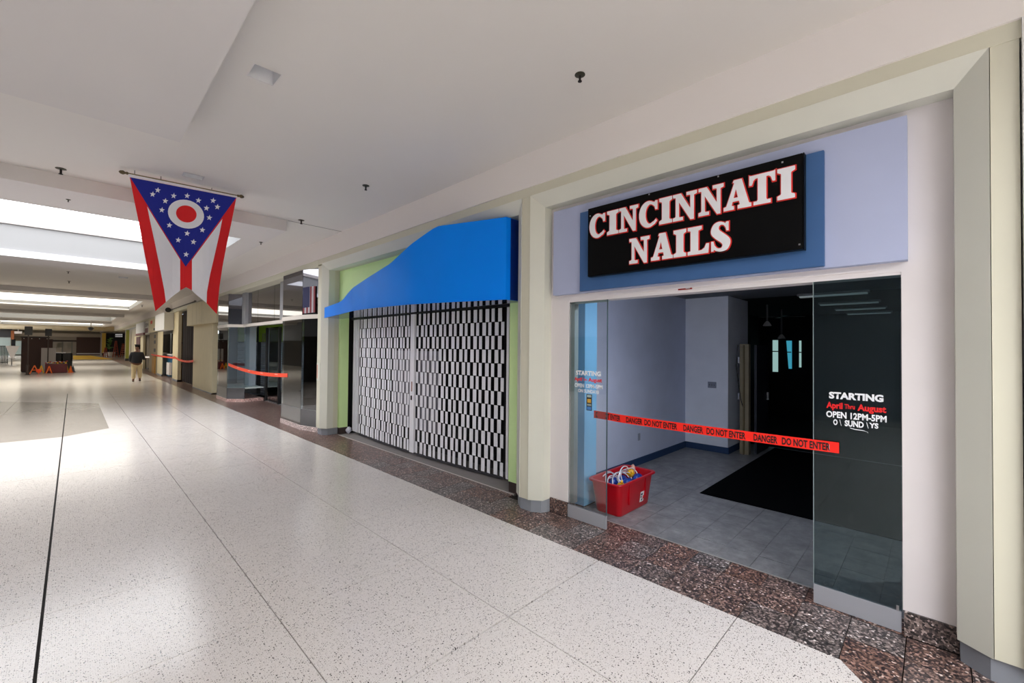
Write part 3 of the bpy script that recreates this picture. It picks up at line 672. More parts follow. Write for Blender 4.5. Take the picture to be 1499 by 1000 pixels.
# awning: bowed blue box
AY = [3.965, 4.20, 4.60, 5.0, 5.4, 5.8, 6.2, 6.6, 7.0, 7.4, 7.8, 8.2, 8.6, 9.0, 9.3, 9.60]
def axf(y):
    P = [(3.96, 3.92), (4.36, 3.79), (4.93, 3.60), (5.5, 3.46), (6.0, 3.41), (6.7, 3.385), (7.3, 3.43), (8.2, 3.62), (9.2, 3.80), (9.6, 3.87)]
    y = min(9.6, max(3.96, y))
    for (a, xa), (b, xb) in zip(P, P[1:]):
        if y <= b: return xa+(xb-xa)*(y-a)/(b-a)
def azt(y):
    P = [(3.965, 3.708), (5.03, 3.715), (5.22, 3.64), (5.57, 3.486), (6.0, 3.29), (6.72, 3.13), (7.6, 2.99), (8.03, 2.90), (8.35, 2.87), (9.1, 2.862), (9.6, 2.855)]
    y = min(9.6, max(3.965, y))
    for (a, xa), (b, xb) in zip(P, P[1:]):
        if y <= b: return xa+(xb-xa)*(y-a)/(b-a)
aw = thing('awning', 'bowed bright blue fascia canopy sweeping over the folding grille', 'awning', (4.2, 6.8, 2.63))
rings = []
N = 60
for i in range(N+1):
    y = 3.965+(9.60-3.965)*i/N; x = axf(y); z = azt(y)
    xb = 4.265
    rings.append([(x, y, 2.63), (x, y, z), (xb, y, z), (xb, y, 2.63)])
o = put('canopy', MB().loft(rings), AWN, aw, smooth=True)
put('soffit', MB().loft([[(axf(3.97+5.62*i/40)+.01, 3.97+5.62*i/40, 2.6285), (axf(3.97+5.62*i/40)+.01, 3.97+5.62*i/40, 2.6295), (4.26, 3.97+5.62*i/40, 2.6295), (4.26, 3.97+5.62*i/40, 2.6285)] for i in range(41)]), mat('gloss_blue', (44, 88, 165), .08, metal=.9), aw)
put('edge_bead', MB().tube([(axf(3.965+5.635*i/40)-.002, 3.965+5.635*i/40, 2.636) for i in range(41)], .008, 6), AWN, aw)
put('side_return', MB().box(4.0, 4.2, 3.955, 3.9648, 2.632, 3.70), mat('awning_navy', (8, 40, 120), .3), aw)
# header rail of the grille
def gx(y): return 4.575-.13*math.sin(pi*min(1, max(0, (y-4.5)/5.2)))
hr = MB().loft([[(gx(4.45+5.3*i/24)+.03, 4.45+5.3*i/24, 2.625), (gx(4.45+5.3*i/24)-.03, 4.45+5.3*i/24, 2.625), (gx(4.45+5.3*i/24)-.03, 4.45+5.3*i/24, 2.66), (gx(4.45+5.3*i/24)+.03, 4.45+5.3*i/24, 2.66)] for i in range(25)])
tr = thing('grille_track', 'dark curved ceiling track above the folding grille', 'track', (4.5, 7, 2.63))
put('rail', hr, mat('track_dark', (40, 38, 44), .4, metal=.5), tr)
put('cover', MB().box(4.471, 4.62, 4.25, 9.67, 2.66, 2.72), DARK, tr)
ZB, ZT = .06, 2.615; NR = 12; RH = (ZT-ZB)/NR
def grille(ya, yb, ncol, label):
    g = thing('folding_grille', label, 'grille', (4.5, (ya+yb)/2, .01), 'closed folding grille leaves')
    p = (yb-ya)/ncol
    pm = mesh_only(MB().loft([[(-.004, -p*.275, .004), (.004, -p*.275, .004), (.008, 0, .004), (.004, p*.275, .004), (-.004, p*.275, .004), (0, 0, .004)],
                              [(-.004, -p*.275, RH-.004), (.004, -p*.275, RH-.004), (.008, 0, RH-.004), (.004, p*.275, RH-.004), (-.004, p*.275, RH-.004), (0, 0, RH-.004)]]), SLAT)
    rod = MB()
    for r in range(NR):
        for c in range(ncol+(1 if r % 2 else 0)):
            y = ya+p*(c+(.5 if r % 2 == 0 else 0))
            if y < ya+.01 or y > yb-.01: continue
            z = ZB+RH*r
            sgn = 1 if c % 2 else -1
            inst('slat', pm, g, (gx(y)+.006*sgn, y, z), (0, 0, math.radians(7*sgn)))
    rods = thing
    for c in range(ncol*2+1):
        y = ya+p*(c+.0)/2+p*.25
        if y > yb: break
        rod.tube([(gx(y)+.012, y, ZB-.02), (gx(y)+.012, y, ZT)], .004, 5)
    ro = put('rods', rod, mat('rod_grey', (60, 60, 64), .35, metal=.6), g, kind='stuff')
    bm_ = MB().loft([[(gx(ya+(yb-ya)*i/12)+.015, ya+(yb-ya)*i/12, .03), (gx(ya+(yb-ya)*i/12)-.015, ya+(yb-ya)*i/12, .03), (gx(ya+(yb-ya)*i/12)-.015, ya+(yb-ya)*i/12, .058), (gx(ya+(yb-ya)*i/12)+.015, ya+(yb-ya)*i/12, .058)] for i in range(13)])
    put('bottom_bar', bm_, mat('bar_dark', (70, 68, 74), .4, metal=.4), g)
    return g
g1 = grille(4.60, 6.86, 17, 'right leaf of the closed silver folding grille, beside the beige pillar')
g2 = grille(7.02, 9.28, 19, 'left leaf of the closed silver folding grille, bunched at the green jamb')
lp = MB().box(gx(6.94)-.022, gx(6.94)+.02, 6.875, 7.005, .05, ZT)
lp = put('lock_post', lp, SLAT, g1)
put('lock', MB().box(gx(6.94)-.034, gx(6.94)-.022, 6.93, 6.96, 1.02, 1.10), DARK, lp)
put('pull', MB().box(gx(6.94)-.036, gx(6.94)-.022, 6.925, 6.94, 1.18, 1.36), mat('worn_pink', (196, 160, 150), .5), lp)
for k in range(7):
    y = 9.30+k*.045
    put('folded_slat', MB().box(gx(y)-.03+(k % 2)*.02, gx(y)+.02, y, y+.012+.012*(k % 2), .06, ZT), SLAT, g2)
put('end_post', MB().box(gx(4.56)-.02, gx(4.56)+.02, 4.525, 4.575, .05, ZT), SLAT, g1)
bs = thing('paper_sheet', 'pale sheet hung inside behind the middle of the folding grille', 'sheet', (4.75, 7, .4))
a0 = atX(576, 513, 4.66); a1 = atX(604, 640, 4.66); a2 = atX(612, 513, 4.66); a3 = atX(641, 640, 4.66)
SHT = mat('sheet', (170, 168, 178), .7)
put('sheet', MB().box(4.655, 4.66, a1.y, a0.y, .42, 1.93), SHT, bs)
put('sheet', MB().box(4.655, 4.66, a3.y, a2.y, .42, 1.93), SHT, bs)
put('hanging_strip', MB().box(4.655, 4.66, a1.y-.1, a1.y+.02, .0, 1.9), SHT, bs)
t = thing('crumpled_paper', 'small crumpled white paper on the floor at the left end of the grille', 'paper', (4.60, 9.62, 0))
mb = MB(); random.seed(4); rr = []
for i in range(6): rr.append([(4.47+.07*math.sin(pi*(i+.3)/6)*math.cos(k)*random.uniform(.7, 1.2), 9.62+.06*math.sin(pi*(i+.3)/6)*math.sin(k)*random.uniform(.7, 1.2), .006+.03*i) for k in [j*2*pi/8 for j in range(8)]])
put('paper', mb.loft(rr), mat('paper_white', (214, 216, 230), .7), t)
# fire alarm plate on beige pier
t = thing('wall_label', 'pale vertical red-marked label plate on the beige pier left of the green shop', 'plate', (3.92, 10.0, 1.45))
put('plate', MB().box(3.917, 3.9245, 9.93, 10.10, 1.22, 1.62), BEIGE2, t)
put('red_bar', MB().box(3.914, 3.917, 10.05, 10.085, 1.27, 1.58), mat('faded_red', (214, 140, 120), .6), t)

# ================================================================== MIRRORED CORNER SHOP
def bay(name, label, plan, z=(0, .11, .50, 2.655, 2.755, 3.84), inner=4.9, upper=True, sides=None):
    e = thing(name, label, 'display window', (plan[0][0], plan[0][1], 0), 'mirrored display bays')
    nseg = len(plan)-1
    cx = sum(p[0] for p in plan)/len(plan)+.4; cy = sum(p[1] for p in plan)/len(plan)
    def off(d): # push plan outward a little
        return [(p[0]-d, p[1]) for p in plan]
    back = [(inner, plan[-1][1]), (inner, plan[0][1])]
    put('granite_plinth', MB().prism(off(.03)+back, z[0], z[1]), GRANP, e)
    put('deck', MB().prism(off(-.01)+back, z[2]-.03, z[2]), mat('bay_deck', (226, 236, 234), .5), e)
    for i in range(nseg):
        a, b = Vector((*plan[i], 0)), Vector((*plan[i+1], 0)); n_ = (b-a).normalized(); nn = Vector((n_.y, -n_.x, 0))
        if nn.x > 0: nn = -nn
        def slab(d0, d1, z0, z1, g=.006):
            A, B = a+n_*g, b-n_*g
            return MB().prism([(A+nn*d0).to_2d(), (B+nn*d0).to_2d(), (B+nn*d1).to_2d(), (A+nn*d1).to_2d()], z0, z1)
        put('base_panel', slab(0, .012, z[1], z[2]-.004), MIRB, e)
        put('pane', slab(0, .01, z[2], z[3]), GLASSB, e)
        put('transom', slab(-.01, .03, z[3], z[4], 0), mat('transom', (214, 206, 196), .5), e)
        if upper: put('upper_mirror', slab(0, .01, z[4], z[5]), MIR, e)
    return e
GRANP = granite('granite_pink', 1.35)
for el in GRANP.node_tree.nodes:
    if el.type == 'VALTORGB':
        for k, s in enumerate(el.color_ramp.elements): s.color = [*L([(120, 92, 90), (150, 118, 112), (176, 142, 134), (190, 160, 152), (214, 190, 184), (232, 216, 210)][k]), 1]
b1 = bay('display_bay', 'nearer mirrored glass display bay beside the beige pier', [(4.06, 10.13), (3.86, 10.86), (3.86, 12.24), (4.22, 12.5)])
b2 = bay('display_bay', 'farther mirrored glass display bay beside the cream pier', [(4.30, 17.50), (3.86, 17.95), (3.86, 19.45), (4.3, 19.8)])
put('divider', MB().box(4.5, 4.52, 11.2, 12.2, .5, 2.65), mat('divider', (150, 160, 164), .3), b1)
# straight recessed front between the bays: transom, upper mirrors, modelled column reflections
fr = thing('shop_transom', 'straight pale transom carrying smoked mirror panels between the two bays', 'transom', (4.2, 15, 2.66))
put('beam', MB().box(4.19, 4.30, 12.60, 17.40, 2.66, 2.755), mat('transom', (214, 206, 196), .5), fr)
for a, b in ((12.60, 14.15), (14.17, 15.8), (15.82, 17.40)): put('mirror_panel', MB().box(4.22, 4.23, a, b, 2.757, 3.838), MIR, fr)
put('column_reflection', MB().box(4.12, 4.219, 12.9, 13.35, 2.757, 3.838), mat('reflection_grey', (150, 152, 160), .3, metal=.4), fr)  # solid strip standing in for a column reflected in the mirror
put('column_reflection', MB().box(4.12, 4.219, 16.9, 17.3, 2.757, 3.838), mat('reflection_grey', (150, 152, 160), .3, metal=.4), fr)
struct('trim_11', MB().box(3.92, 4.5, 10.12, 20, 3.835, 3.8395), BEIGE)
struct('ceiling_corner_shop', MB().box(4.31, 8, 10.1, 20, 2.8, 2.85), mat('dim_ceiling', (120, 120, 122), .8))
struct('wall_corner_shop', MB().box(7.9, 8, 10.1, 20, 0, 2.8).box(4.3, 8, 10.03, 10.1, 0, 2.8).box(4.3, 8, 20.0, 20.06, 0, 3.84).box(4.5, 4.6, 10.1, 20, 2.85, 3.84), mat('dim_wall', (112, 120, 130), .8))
# roll shutter and glass doors behind the entry
rs = thing('roll_shutter', 'grey ribbed roll-down shutter inside the mirrored corner shop', 'shutter', (5.55, 15.5, 0))
random.seed(2)
for k in range(26):
    z = .02+k*.082
    put('shutter_rib', MB().loft([[(5.35, 12.9, z), (5.33, 12.9, z+.041), (5.35, 12.9, z+.078), (5.37, 12.9, z+.04)], [(5.35, 19.5, z), (5.33, 19.5, z+.041), (5.35, 19.5, z+.078), (5.37, 19.5, z+.04)]]), mat('shutter_grey', (196, 202, 214), .5), rs)
put('housing', MB().box(5.28, 5.6, 12.9, 19.6, 2.16, 2.79), mat('valance_green', (170, 206, 60), .6), rs)
for k in range(30): put('hook', MB().box(5.25, 5.27, 13.2+k*.2, 13.22+k*.2, 2.12, 2.5), CHROME, rs)
for k in range(26):
    z = .02+k*.082
    put('shutter_rib', MB().loft([[(4.62, 19.93, z), (4.62, 19.91, z+.041), (4.62, 19.93, z+.078), (4.62, 19.96, z+.04)], [(5.32, 19.93, z), (5.32, 19.91, z+.041), (5.32, 19.93, z+.078), (5.32, 19.96, z+.04)]]), MATS['shutter_grey'], rs)
put('green_header', MB().box(4.62, 5.27, 19.86, 19.98, 2.16, 2.79), MATS['valance_green'], rs)
e = thing('entry_glazing', 'recessed glass entry of the mirrored corner shop with dark mullions', 'glazing', (4.95, 15, 0))
for y in (17.28, 15.9, 13.0): put('mullion', MB().box(4.9, 4.98, y, y+.09, 0, 2.66), DARK, e)
put('pane', MB().box(4.935, 4.945, 15.99, 17.28, .1, 2.66), GLASSB, e)
put('threshold', MB().box(4.9, 5.0, 12.6, 17.3, 0, .025), CHROME, e)
put('dark_plinth', MB().box(4.98, 5.2, 15.95, 17.2, .026, .42), DARK, e)
e = thing('white_pillar', 'pale square pillar standing inside the far display bay', 'pillar', (4.7, 18.6, 0)); put('shaft', MB().box(4.6, 4.82, 18.2, 18.9, .51, 2.79), mat('pillar_pale', (196, 204, 214), .5), e)
put('cap', MB().box(4.58, 4.84, 18.18, 18.92, 2.70, 2.795), WHITEW, e)
# dim flag shape before the near bay's mirror, standing in for a reflection
fg = thing('flag_reflection', 'modelled reflection of a striped flag with a dark blue canton above the near display bay', 'flag', (3.9, 10.4, 3.3))
def fp(u, v, d=0):     # u across (0..1), v down
    x0, y0 = 4.06-.2*(.34+.6*u), 10.13+.73*(.34+.6*u)
    nx, ny = -.965, -.264
    x0 += nx*(.03+d); y0 += ny*(.03+d)
    return (x0, y0, 3.40-v*.62+.02*(1-u))
def fpoly(u0, u1, v0, v1, d): return MB().loft([[fp(u0, v0, d), fp(u1, v0, d), fp(u1, v1, d), fp(u0, v1, d)], [fp(u0, v0, d+.002), fp(u1, v0, d+.002), fp(u1, v1, d+.002), fp(u0, v1, d+.002)]])
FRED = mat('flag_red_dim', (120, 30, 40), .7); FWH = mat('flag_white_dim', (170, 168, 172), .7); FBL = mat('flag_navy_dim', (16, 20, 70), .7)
for k in range(7): put('stripe_reflection', fpoly(k/7, (k+1)/7, 0, 1, 0), FRED if k % 2 == 0 else FWH, fg)
put('canton_reflection', fpoly(.45, 1, -.01, .78, .0025), FBL, fg)
def tape(name, label, p0, p1, sag, r=.04):
    e = thing(name, label, 'tape', ((p0[0]+p1[0])/2, (p0[1]+p1[1])/2, (p0[2]+p1[2])/2), 'barrier tapes on the far shops')
    mb = MB(); n = 14
    for i in range(n+1):
        t_ = i/n; p = [p0[k]+(p1[k]-p0[k])*t_ for k in range(3)]; p[2] -= sag*4*t_*(1-t_)
        mb.v += [(p[0], p[1], p[2]-r), (p[0], p[1], p[2]+r), (p[0]+.003, p[1], p[2]+r), (p[0]+.003, p[1], p[2]-r)]
    for i in range(n):
        for k in range(4): mb.f.append((i*4+k, i*4+(k+1) % 4, i*4+4+(k+1) % 4, i*4+4+k))
    put('ribbon', mb, mat('tape_orange', (232, 74, 44), .5), e)
    st = MB()
    for i in range(3, n-1, 3):
        t_ = i/n; p = [p0[k]+(p1[k]-p0[k])*t_ for k in range(3)]; p[2] -= sag*4*t_*(1-t_)
        st.box(p[0]-.002, p[0]-.001, p[1]-.12, p[1]+.12, p[2]+r*.1, p[2]+r*.6)
    put('print', st, mat('tape_pale', (240, 170, 150), .5), e, kind='stuff')
a = atX(334, 533.5, 3.84); b = atX(420, 549.5, 3.83)
tape('barrier_tape', 'red tape sagging between the two mirrored display bays', (3.845, a.y, a.z), (3.84, b.y, b.z), .10, .05)

# ================================================================== FAR SHOP FRONTS (seen very obliquely)
def fb(name, label, cat, px0, px1, z0, z1, X, dx=.4, m_=CREAM, group=None, parts=()):
    ya = atX(px0, 505, X).y; yb = atX(px1, 505, X).y
    e = thing(name, label, cat, (X+dx/2, (ya+yb)/2, z0), group)
    put('body', MB().box(X, X+dx, yb, ya, z0, z1), m_, e); return e, ya, yb
def zat(px, py, X): return atX(px, py, X).z
e, ya, yb = fb('cream_pier', 'broad cream pier with boxed head next to the mirrored corner shop', 'pier', 283, 311, 0, 2.90, 4.0, .34)
hy0, hy1 = atX(280, 460, 3.7).y, atX(321.5, 460, 4.0).y
put('head_box', MB().prism([(3.93, yb-1.0), (3.72, yb+1.2), (3.72, ya-.1), (4.34, ya-.1), (4.34, yb-1.0)], 2.90, 3.838), CREAM, e)
put('plinth', MB().box(3.99, 4.34, yb, ya, 0, .04), GREYB, e)
for q in (yb+.6, yb+1.7, yb+2.6): put('groove', MB().box(3.7185, 3.7195, q, q+.02, 2.90, 3.83), mat('groove', (170, 160, 130), .7), e)
e, ya, yb = fb('dark_opening', 'unlit dark doorway between the cream pier and the mirrored shop', 'doorway', 311, 320, 0, 2.78, 4.36, .3, DARKW)
put('frame', MB().box(4.345, 4.359, yb, yb+.1, 0, 2.75), DARK, e)
# curtained shop
e = thing('black_curtain', 'long black curtain hung beside the cream pier', 'curtain', (4.2, 25, 0))
ya, yb = atX(267.3, 505, 4.15).y, atX(284, 505, 4.15).y
rings = []
for i in range(41):
    t_ = i/40; y = yb+(ya-yb)*t_; x = 4.18+.05*math.sin(t_*38)
    rings.append([(x, y, .05), (x, y, 3.8), (x+.02, y, 3.8), (x+.02, y, .05)])
put('cloth', MB().loft(rings), mat('curtain_black', (34, 24, 26), .9), e, smooth=True)
put('rod', MB().box(4.15, 4.2, yb, ya, 3.80, 3.83), DARK, e)
e, y0, y1 = fb('plywood_hoarding', 'narrow varnished plywood hoarding beside the black curtain', 'hoarding', 260.7, 269.5, 0, 3.7, 4.25, .1, mat('plywood', (178, 130, 52), .6, noise=.12, nscale=2))
put('batten', MB().box(4.24, 4.2499, y1, y0, 2.1, 2.16).box(4.24, 4.2499, y1, y0, .9, .98), mat('ply_dark', (110, 74, 30), .6), e)
e, y0, y1 = fb('beige_pier', 'slim beige pier left of the plywood hoarding', 'pier', 253, 260.7, 0, 3.838, 4.0, .15, CREAM); put('plinth', MB().box(3.985, 4.15, y1, y0, 0, .1), GREYB, e)
e = thing('blank_sign', 'blank white angled sign box over the blue-counter shop', 'sign', (3.8, 34, 2.85))
ya, yc, yb = atX(227, 475, 3.55).y, atX(240.5, 475, 3.55).y, atX(253, 475, 3.95).y
put('box', MB().prism([(3.95, yb), (3.55, yc), (3.55, ya), (3.99, ya+.2), (3.99, yb)], 2.86, 3.835), mat('sign_white', (224, 224, 226), .5), e)
put('seam', MB().prism([(3.543, yc-.02), (3.543, yc+.04), (3.56, yc+.04), (3.56, yc-.02)], 2.85, 3.83), mat('seam_grey', (190, 190, 186), .5), e)
e, y0, y1 = fb('cream_column', 'cream column between the round-marked board and the blue counter', 'column', 230.7, 237.5, 0, 2.86, 4.0, .04, CREAM); put('plinth', MB().box(3.985, 4.04, y1, y0, 0, .1), GREYB, e)
e, y0, y1 = fb('shop_counter', 'blue-fronted counter under a dark shop window', 'counter', 237.5, 252.5, 0, 1.35, 4.3, .5, mat('counter_blue', (0, 92, 130), .5))
put('worktop', MB().box(4.27, 4.85, y1, y0, 1.35, 1.42), WHITEW, e); put('side_box', MB().box(4.15, 4.29, y1, y1+1, .15, .9), WHITEW, e)
e, y0, y1 = fb('shop_window', 'dark shop window above the blue counter', 'window', 238.5, 250.5, 1.45, 2.75, 4.6, .2, mat('window_dark', (22, 28, 32), .2)); put('frame', MB().box(4.55, 4.599, y1-.15, y1, 1.45, 2.8).box(4.55, 4.599, y0, y0+.15, 1.45, 2.8), mat('frame_grey', (170, 176, 178), .5), e)
e, y0, y1 = fb('marked_board', 'taupe boarded front with three black round marks', 'board', 218.5, 230.7, 0, 2.84, 4.05, .2, mat('taupe', (156, 142, 116), .7))
for z in (2.6, 2.2, 1.62): put('round_mark', MB().prism([(4.04, y1+1.6+.3*math.cos(a)) for a in (0,)]+[(4.04, y1+1.0), (4.049, y1+1.0), (4.049, y1+1.9)], z-.12, z+.12), DARK, e)
put('timber', MB().box(4.0, 4.048, y1+.8, y1+2.4, 0, 1.2), mat('plywood', (178, 130, 52), .6), e)
e, y0, y1 = fb('cream_board', 'cream sign board carrying a small red dot', 'sign', 217, 228, 2.9, 3.83, 3.9, .14, CREAM)
put('red_dot', MB().box(3.885, 3.899, (y0+y1)/2, (y0+y1)/2+.9, 3.5, 3.72), LETR, e); put('black_dot', MB().box(3.885, 3.899, y1+.5, y1+1.2, 3.0, 3.15), DARK, e)
e, y0, y1 = fb('zen_sign', 'pale sign board reading ZEN over a maroon square', 'sign', 209.7, 218, 2.85, 3.83, 3.95, .12, mat('sign_pale', (200, 196, 186), .5))
lay(text_mesh('ZEN', .02), 'lettering', e, DARK, y0-.8, y1+.5, 3.42, 3.66, 3.945)
put('maroon_square', MB().box(3.944, 3.949, y1+.8, y0-.9, 2.92, 3.28), mat('maroon', (120, 60, 62), .6), e)
e, y0, y1 = fb('taupe_shutter', 'tall taupe closed shutter below the pale lettered sign', 'shutter', 209.7, 218.3, 0, 2.84, 4.3, .1, mat('taupe_dark', (112, 98, 80), .7)); put('bottom_rail', MB().box(4.28, 4.299, y1, y0, .02, .12), DARK, e)
e, y0, y1 = fb('white_sign', 'blank grey-white sign box with dark red underside beyond the walking man', 'sign', 198.5, 209.7, 2.95, 3.80, 3.85, .09, mat('sign_white', (224, 224, 226), .5))
put('red_underside', MB().box(3.84, 3.94, y1, y0, 2.785, 2.949), mat('maroon', (120, 60, 62), .6), e)
e, y0, y1 = fb('cream_post', 'cream doorway posts with a dark red door beyond the walking man', 'doorway', 196.5, 209.7, 0, 2.78, 4.1, .15, CREAM)
put('door_leaf', MB().box(4.05, 4.099, y1+2.2, y0-2.4, 0, 2.7), mat('dark_red_door', (84, 22, 30), .5), e)
struct('wall_right_far', MB().box(5.0, 5.2, 20.2, 80, 0, 3.98), mat('far_wall', (176, 166, 148), .7))
e = thing('olive_column', 'olive green column at the end of the right-hand shops', 'column', (4.6, 72, 0))
p = atz(184, 528.5); q = atY(188.5, 528, p.y); zt_ = atY(186, 483, p.y).z
put('shaft', MB().box(p.x, q.x, p.y, p.y+.6, .3, zt_), mat('olive', (128, 128, 48), .6), e); put('foot', MB().box(p.x-.05, q.x+.05, p.y-.05, p.y+.65, 0, .3), DARK, e)
a = atX(219, 519, 3.9); b = atX(253, 524, 3.9)
tape('barrier_tape', 'red tape strung in front of the blue counter', (3.98, a.y, a.z), (3.98, b.y, b.z), .02, .05)
a = atX(254, 522, 3.9); b = atX(283, 528.5, 3.9)
tape('barrier_tape', 'red tape strung across the black curtain', (3.9, a.y, a.z), (3.9, b.y, b.z), .12, .05)
t = thing('curtain_track', 'thin dark track under the fascia above the curtained shop', 'track', (3.9, 26, 4.0)); put('rail', MB().box(3.86, 3.899, 24, 31, 3.99, 4.03), DARK, t)
put('bracket', MB().box(3.87, 3.91, 24.2, 24.4, 4.03, 4.06), DARK, t)
t = thing('spotlight', 'small dark spotlight standing on top of the blank white sign box', 'light', (3.75, 33, 3.9)); p = atX(248.5, 458, 3.85)
put('head', MB().tube([(3.80, p.y, 4.02), (3.74, p.y-.3, 3.99)], [.10, .14], 10), DARK, t); put('arm', MB().box(3.80, 3.9, p.y-.05, p.y+.05, 4.0, 4.06), DARK, t)

# ================================================================== CEILING FITTINGS
def sprinkler(x, y, z, label, s=1.):
    t = thing('sprinkler_head', label, 'sprinkler', (x, y, z), 'ceiling sprinklers')
    put('escutcheon', MB().lathe(x, y, [(.012*s, z-.002), (.045*s, z-.001), (.046*s, z-.006), (.02*s, z-.013), (.012*s, z-.013)], 18), mat('sprinkler_bronze', (74, 72, 60), .4, metal=.6), t, smooth=True)
    put('stem', MB().lathe(x, y, [(.010*s, z-.013), (.010*s, z-.05*s), (.007*s, z-.055*s)], 10), mat('sprinkler_dark', (48, 44, 44), .4, metal=.6), t)
    put('deflector', MB().lathe(x, y, [(.006*s, z-.055*s), (.017*s, z-.057*s), (.019*s, z-.064*s), (.006*s, z-.067*s)], 10), mat('sprinkler_dark', (48, 44, 44), .4, metal=.6), t)
for x, y, z, lab, s in ((3.075, 2.21, ZC, 'sprinkler head on the ceiling in front of the nail shop sign', 1.),
                     (3.02, 6.05, ZC, 'sprinkler head on the ceiling above the blue awning', 1.1),
                     (3.01, 8.62, ZC, 'sprinkler head by the end of the ceiling step right of the flag', 1.2),
                     (-.16, 8.55, ZC, 'sprinkler head on the ceiling at the left edge, above the ceiling step', 1.25)):
    sprinkler(x, y, z, lab, s)
for k, (px, py, z) in enumerate(((100, 293.5, ZD), (382, 356, ZD), (100, 399, ZC), (101, 413, ZC), (103, 426, ZC), (208, 448, ZD), (105, 449, ZC))):
    p = atz(px, py-1.5, z)
    lab = ['small sprinkler between the ceiling step and the first skylight', 'small sprinkler right of the first skylight corner', 'small sprinkler on the ceiling beyond the first skylight, nearer of the pair',
           'small sprinkler on the ceiling beyond the first skylight, farther of the pair', 'small sprinkler just before the second skylight', 'small sprinkler at the right corner of the second skylight', 'small sprinkler on the ceiling behind the second skylight'][k]
    sprinkler(p.x, p.y, z, lab, .6+.22*k)
t = thing('ceiling_camera', 'white dome camera hanging on a short stem far down the hall', 'camera', (0, 60, 4)); p = atY(133, 480, 62)
put('stem', MB().tube([(p.x, 62, 4.41), (p.x, 62, p.z)], .04), mat('dome_white', (222, 222, 216), .5), t)
put('dome', MB().lathe(p.x, 62, [(.05, p.z-.3), (.16, p.z-.22), (.2, p.z-.1), (.28, p.z), (.1, p.z+.08)], 14), mat('dome_dark', (50, 50, 52), .3), t)

# ================================================================== HANGING STATE FLAG
YF = 7.88
fl_ = thing('state_flag', 'swallow-tailed red white and blue state flag hanging from the ceiling', 'flag', (1.1, YF, 4.28))
FR = mat('flag_red', (214, 14, 24), .75); FW = mat('flag_white', (228, 228, 236), .75); FB = mat('flag_blue', (6, 26, 140), .75)
def warp(x, y, lift):
    d = .035*math.sin(x*.085+y*.012)*min(1, max(0, (y-262)/120))-.02*math.sin(y*.03)
    return atY(x, y, YF+d-lift)
def cloth(polys, m_, name, lift, cell=9.):
    bm = bmesh.new()
    me = shape2d(polys, 0.0)
    bm.from_mesh(me); bmesh.ops.remove_doubles(bm, verts=bm.verts, dist=1e-4)
    xs_ = [v.co.x for v in bm.verts]; ys2 = [v.co.y for v in bm.verts]
    x = min(xs_)//cell*cell+cell
    while x < max(xs_):
        bmesh.ops.bisect_plane(bm, geom=bm.verts[:]+bm.edges[:]+bm.faces[:], plane_co=(x, 0, 0), plane_no=(1, 0, 0)); x += cell
    y = min(ys2)//cell*cell+cell
    while y < max(ys2):
        bmesh.ops.bisect_plane(bm, geom=bm.verts[:]+bm.edges[:]+bm.faces[:], plane_co=(0, y, 0), plane_no=(0, 1, 0)); y += cell
    base = WL[fl_.name]
    for v in bm.verts: v.co = warp(v.co.x, -v.co.y, lift)-base
    me2 = bpy.data.meshes.new(name); bm.to_mesh(me2); bm.free(); me2.materials.append(m_)
    o = bpy.data.objects.new(name, me2); COL.objects.link(o); o.parent = fl_; WL[o.name] = base
    return o
def P_(l): return [(x, -y) for x, y in l]
z4 = lambda l: [(160+x*.25, 230+y*.25) for x, y in l]      # crop coordinates -> picture
outer = z4([(120, 118), (430, 178), (744, 238), (720, 360), (690, 500), (663, 640), (645, 760), (630, 920), (570, 855), (515, 810), (490, 783), (450, 762), (410, 783), (370, 815), (330, 850), (270, 902), (240, 740), (205, 560), (170, 370), (143, 240)])
cloth([P_(outer)], FR, 'red_cloth', 0)
cloth([P_(z4([(222, 290), (415, 600), (415, 783), (370, 815), (331, 850), (322, 780), (295, 640), (262, 480), (238, 370)]))], FW, 'white_stripe', .004)
cloth([P_(z4([(662, 362), (484, 602), (484, 783), (515, 810), (570, 855), (572, 790), (590, 690), (620, 560), (645, 450)]))], FW, 'white_stripe', .004)
cloth([P_(z4([(122, 118), (430, 178), (744, 238), (447, 642)]))], FB, 'blue_triangle', .007)
def ell(cx, cy, a, b, th, n=32):
    t_ = math.radians(th); return [(cx+a*math.cos(u)*math.cos(t_)-b*math.sin(u)*math.sin(t_), cy+a*math.cos(u)*math.sin(t_)+b*math.sin(u)*math.cos(t_)) for u in [2*pi*i/n for i in range(n)]]
cloth([P_(z4(ell(449, 334, 108, 82, 18)))], FW, 'white_disc', .010)
cloth([P_(z4(ell(451, 333, 61, 49, 16)))], FR, 'red_disc', .013)
for cx, cy in ((284, 194), (254, 218), (377, 227), (328, 257), (308, 310), (456, 227), (522, 254), (608, 255), (569, 299), (633, 292), (586, 355), (545, 427), (456, 447), (352, 399), (404, 486), (493, 497), (450, 570)):
    st_ = []
    for i in range(10):
        r_ = 17.5 if i % 2 == 0 else 7.5; a = math.radians(-90+36*i+8)
        st_.append((cx+r_*math.cos(a)*1.03, cy+r_*math.sin(a)))
    cloth([P_(z4(st_))], FW, 'star', .010, 50)
DK = mat('flag_hem', (90, 20, 26), .8)
pa, pb = atY(188, 254, YF), atY(347, 286.5, YF)
put('pole', MB().tube([pa, pb], .012, 8), mat('pole_brass', (128, 116, 92), .35, metal=.5), fl_, smooth=True)
dv = (pb-pa).normalized()
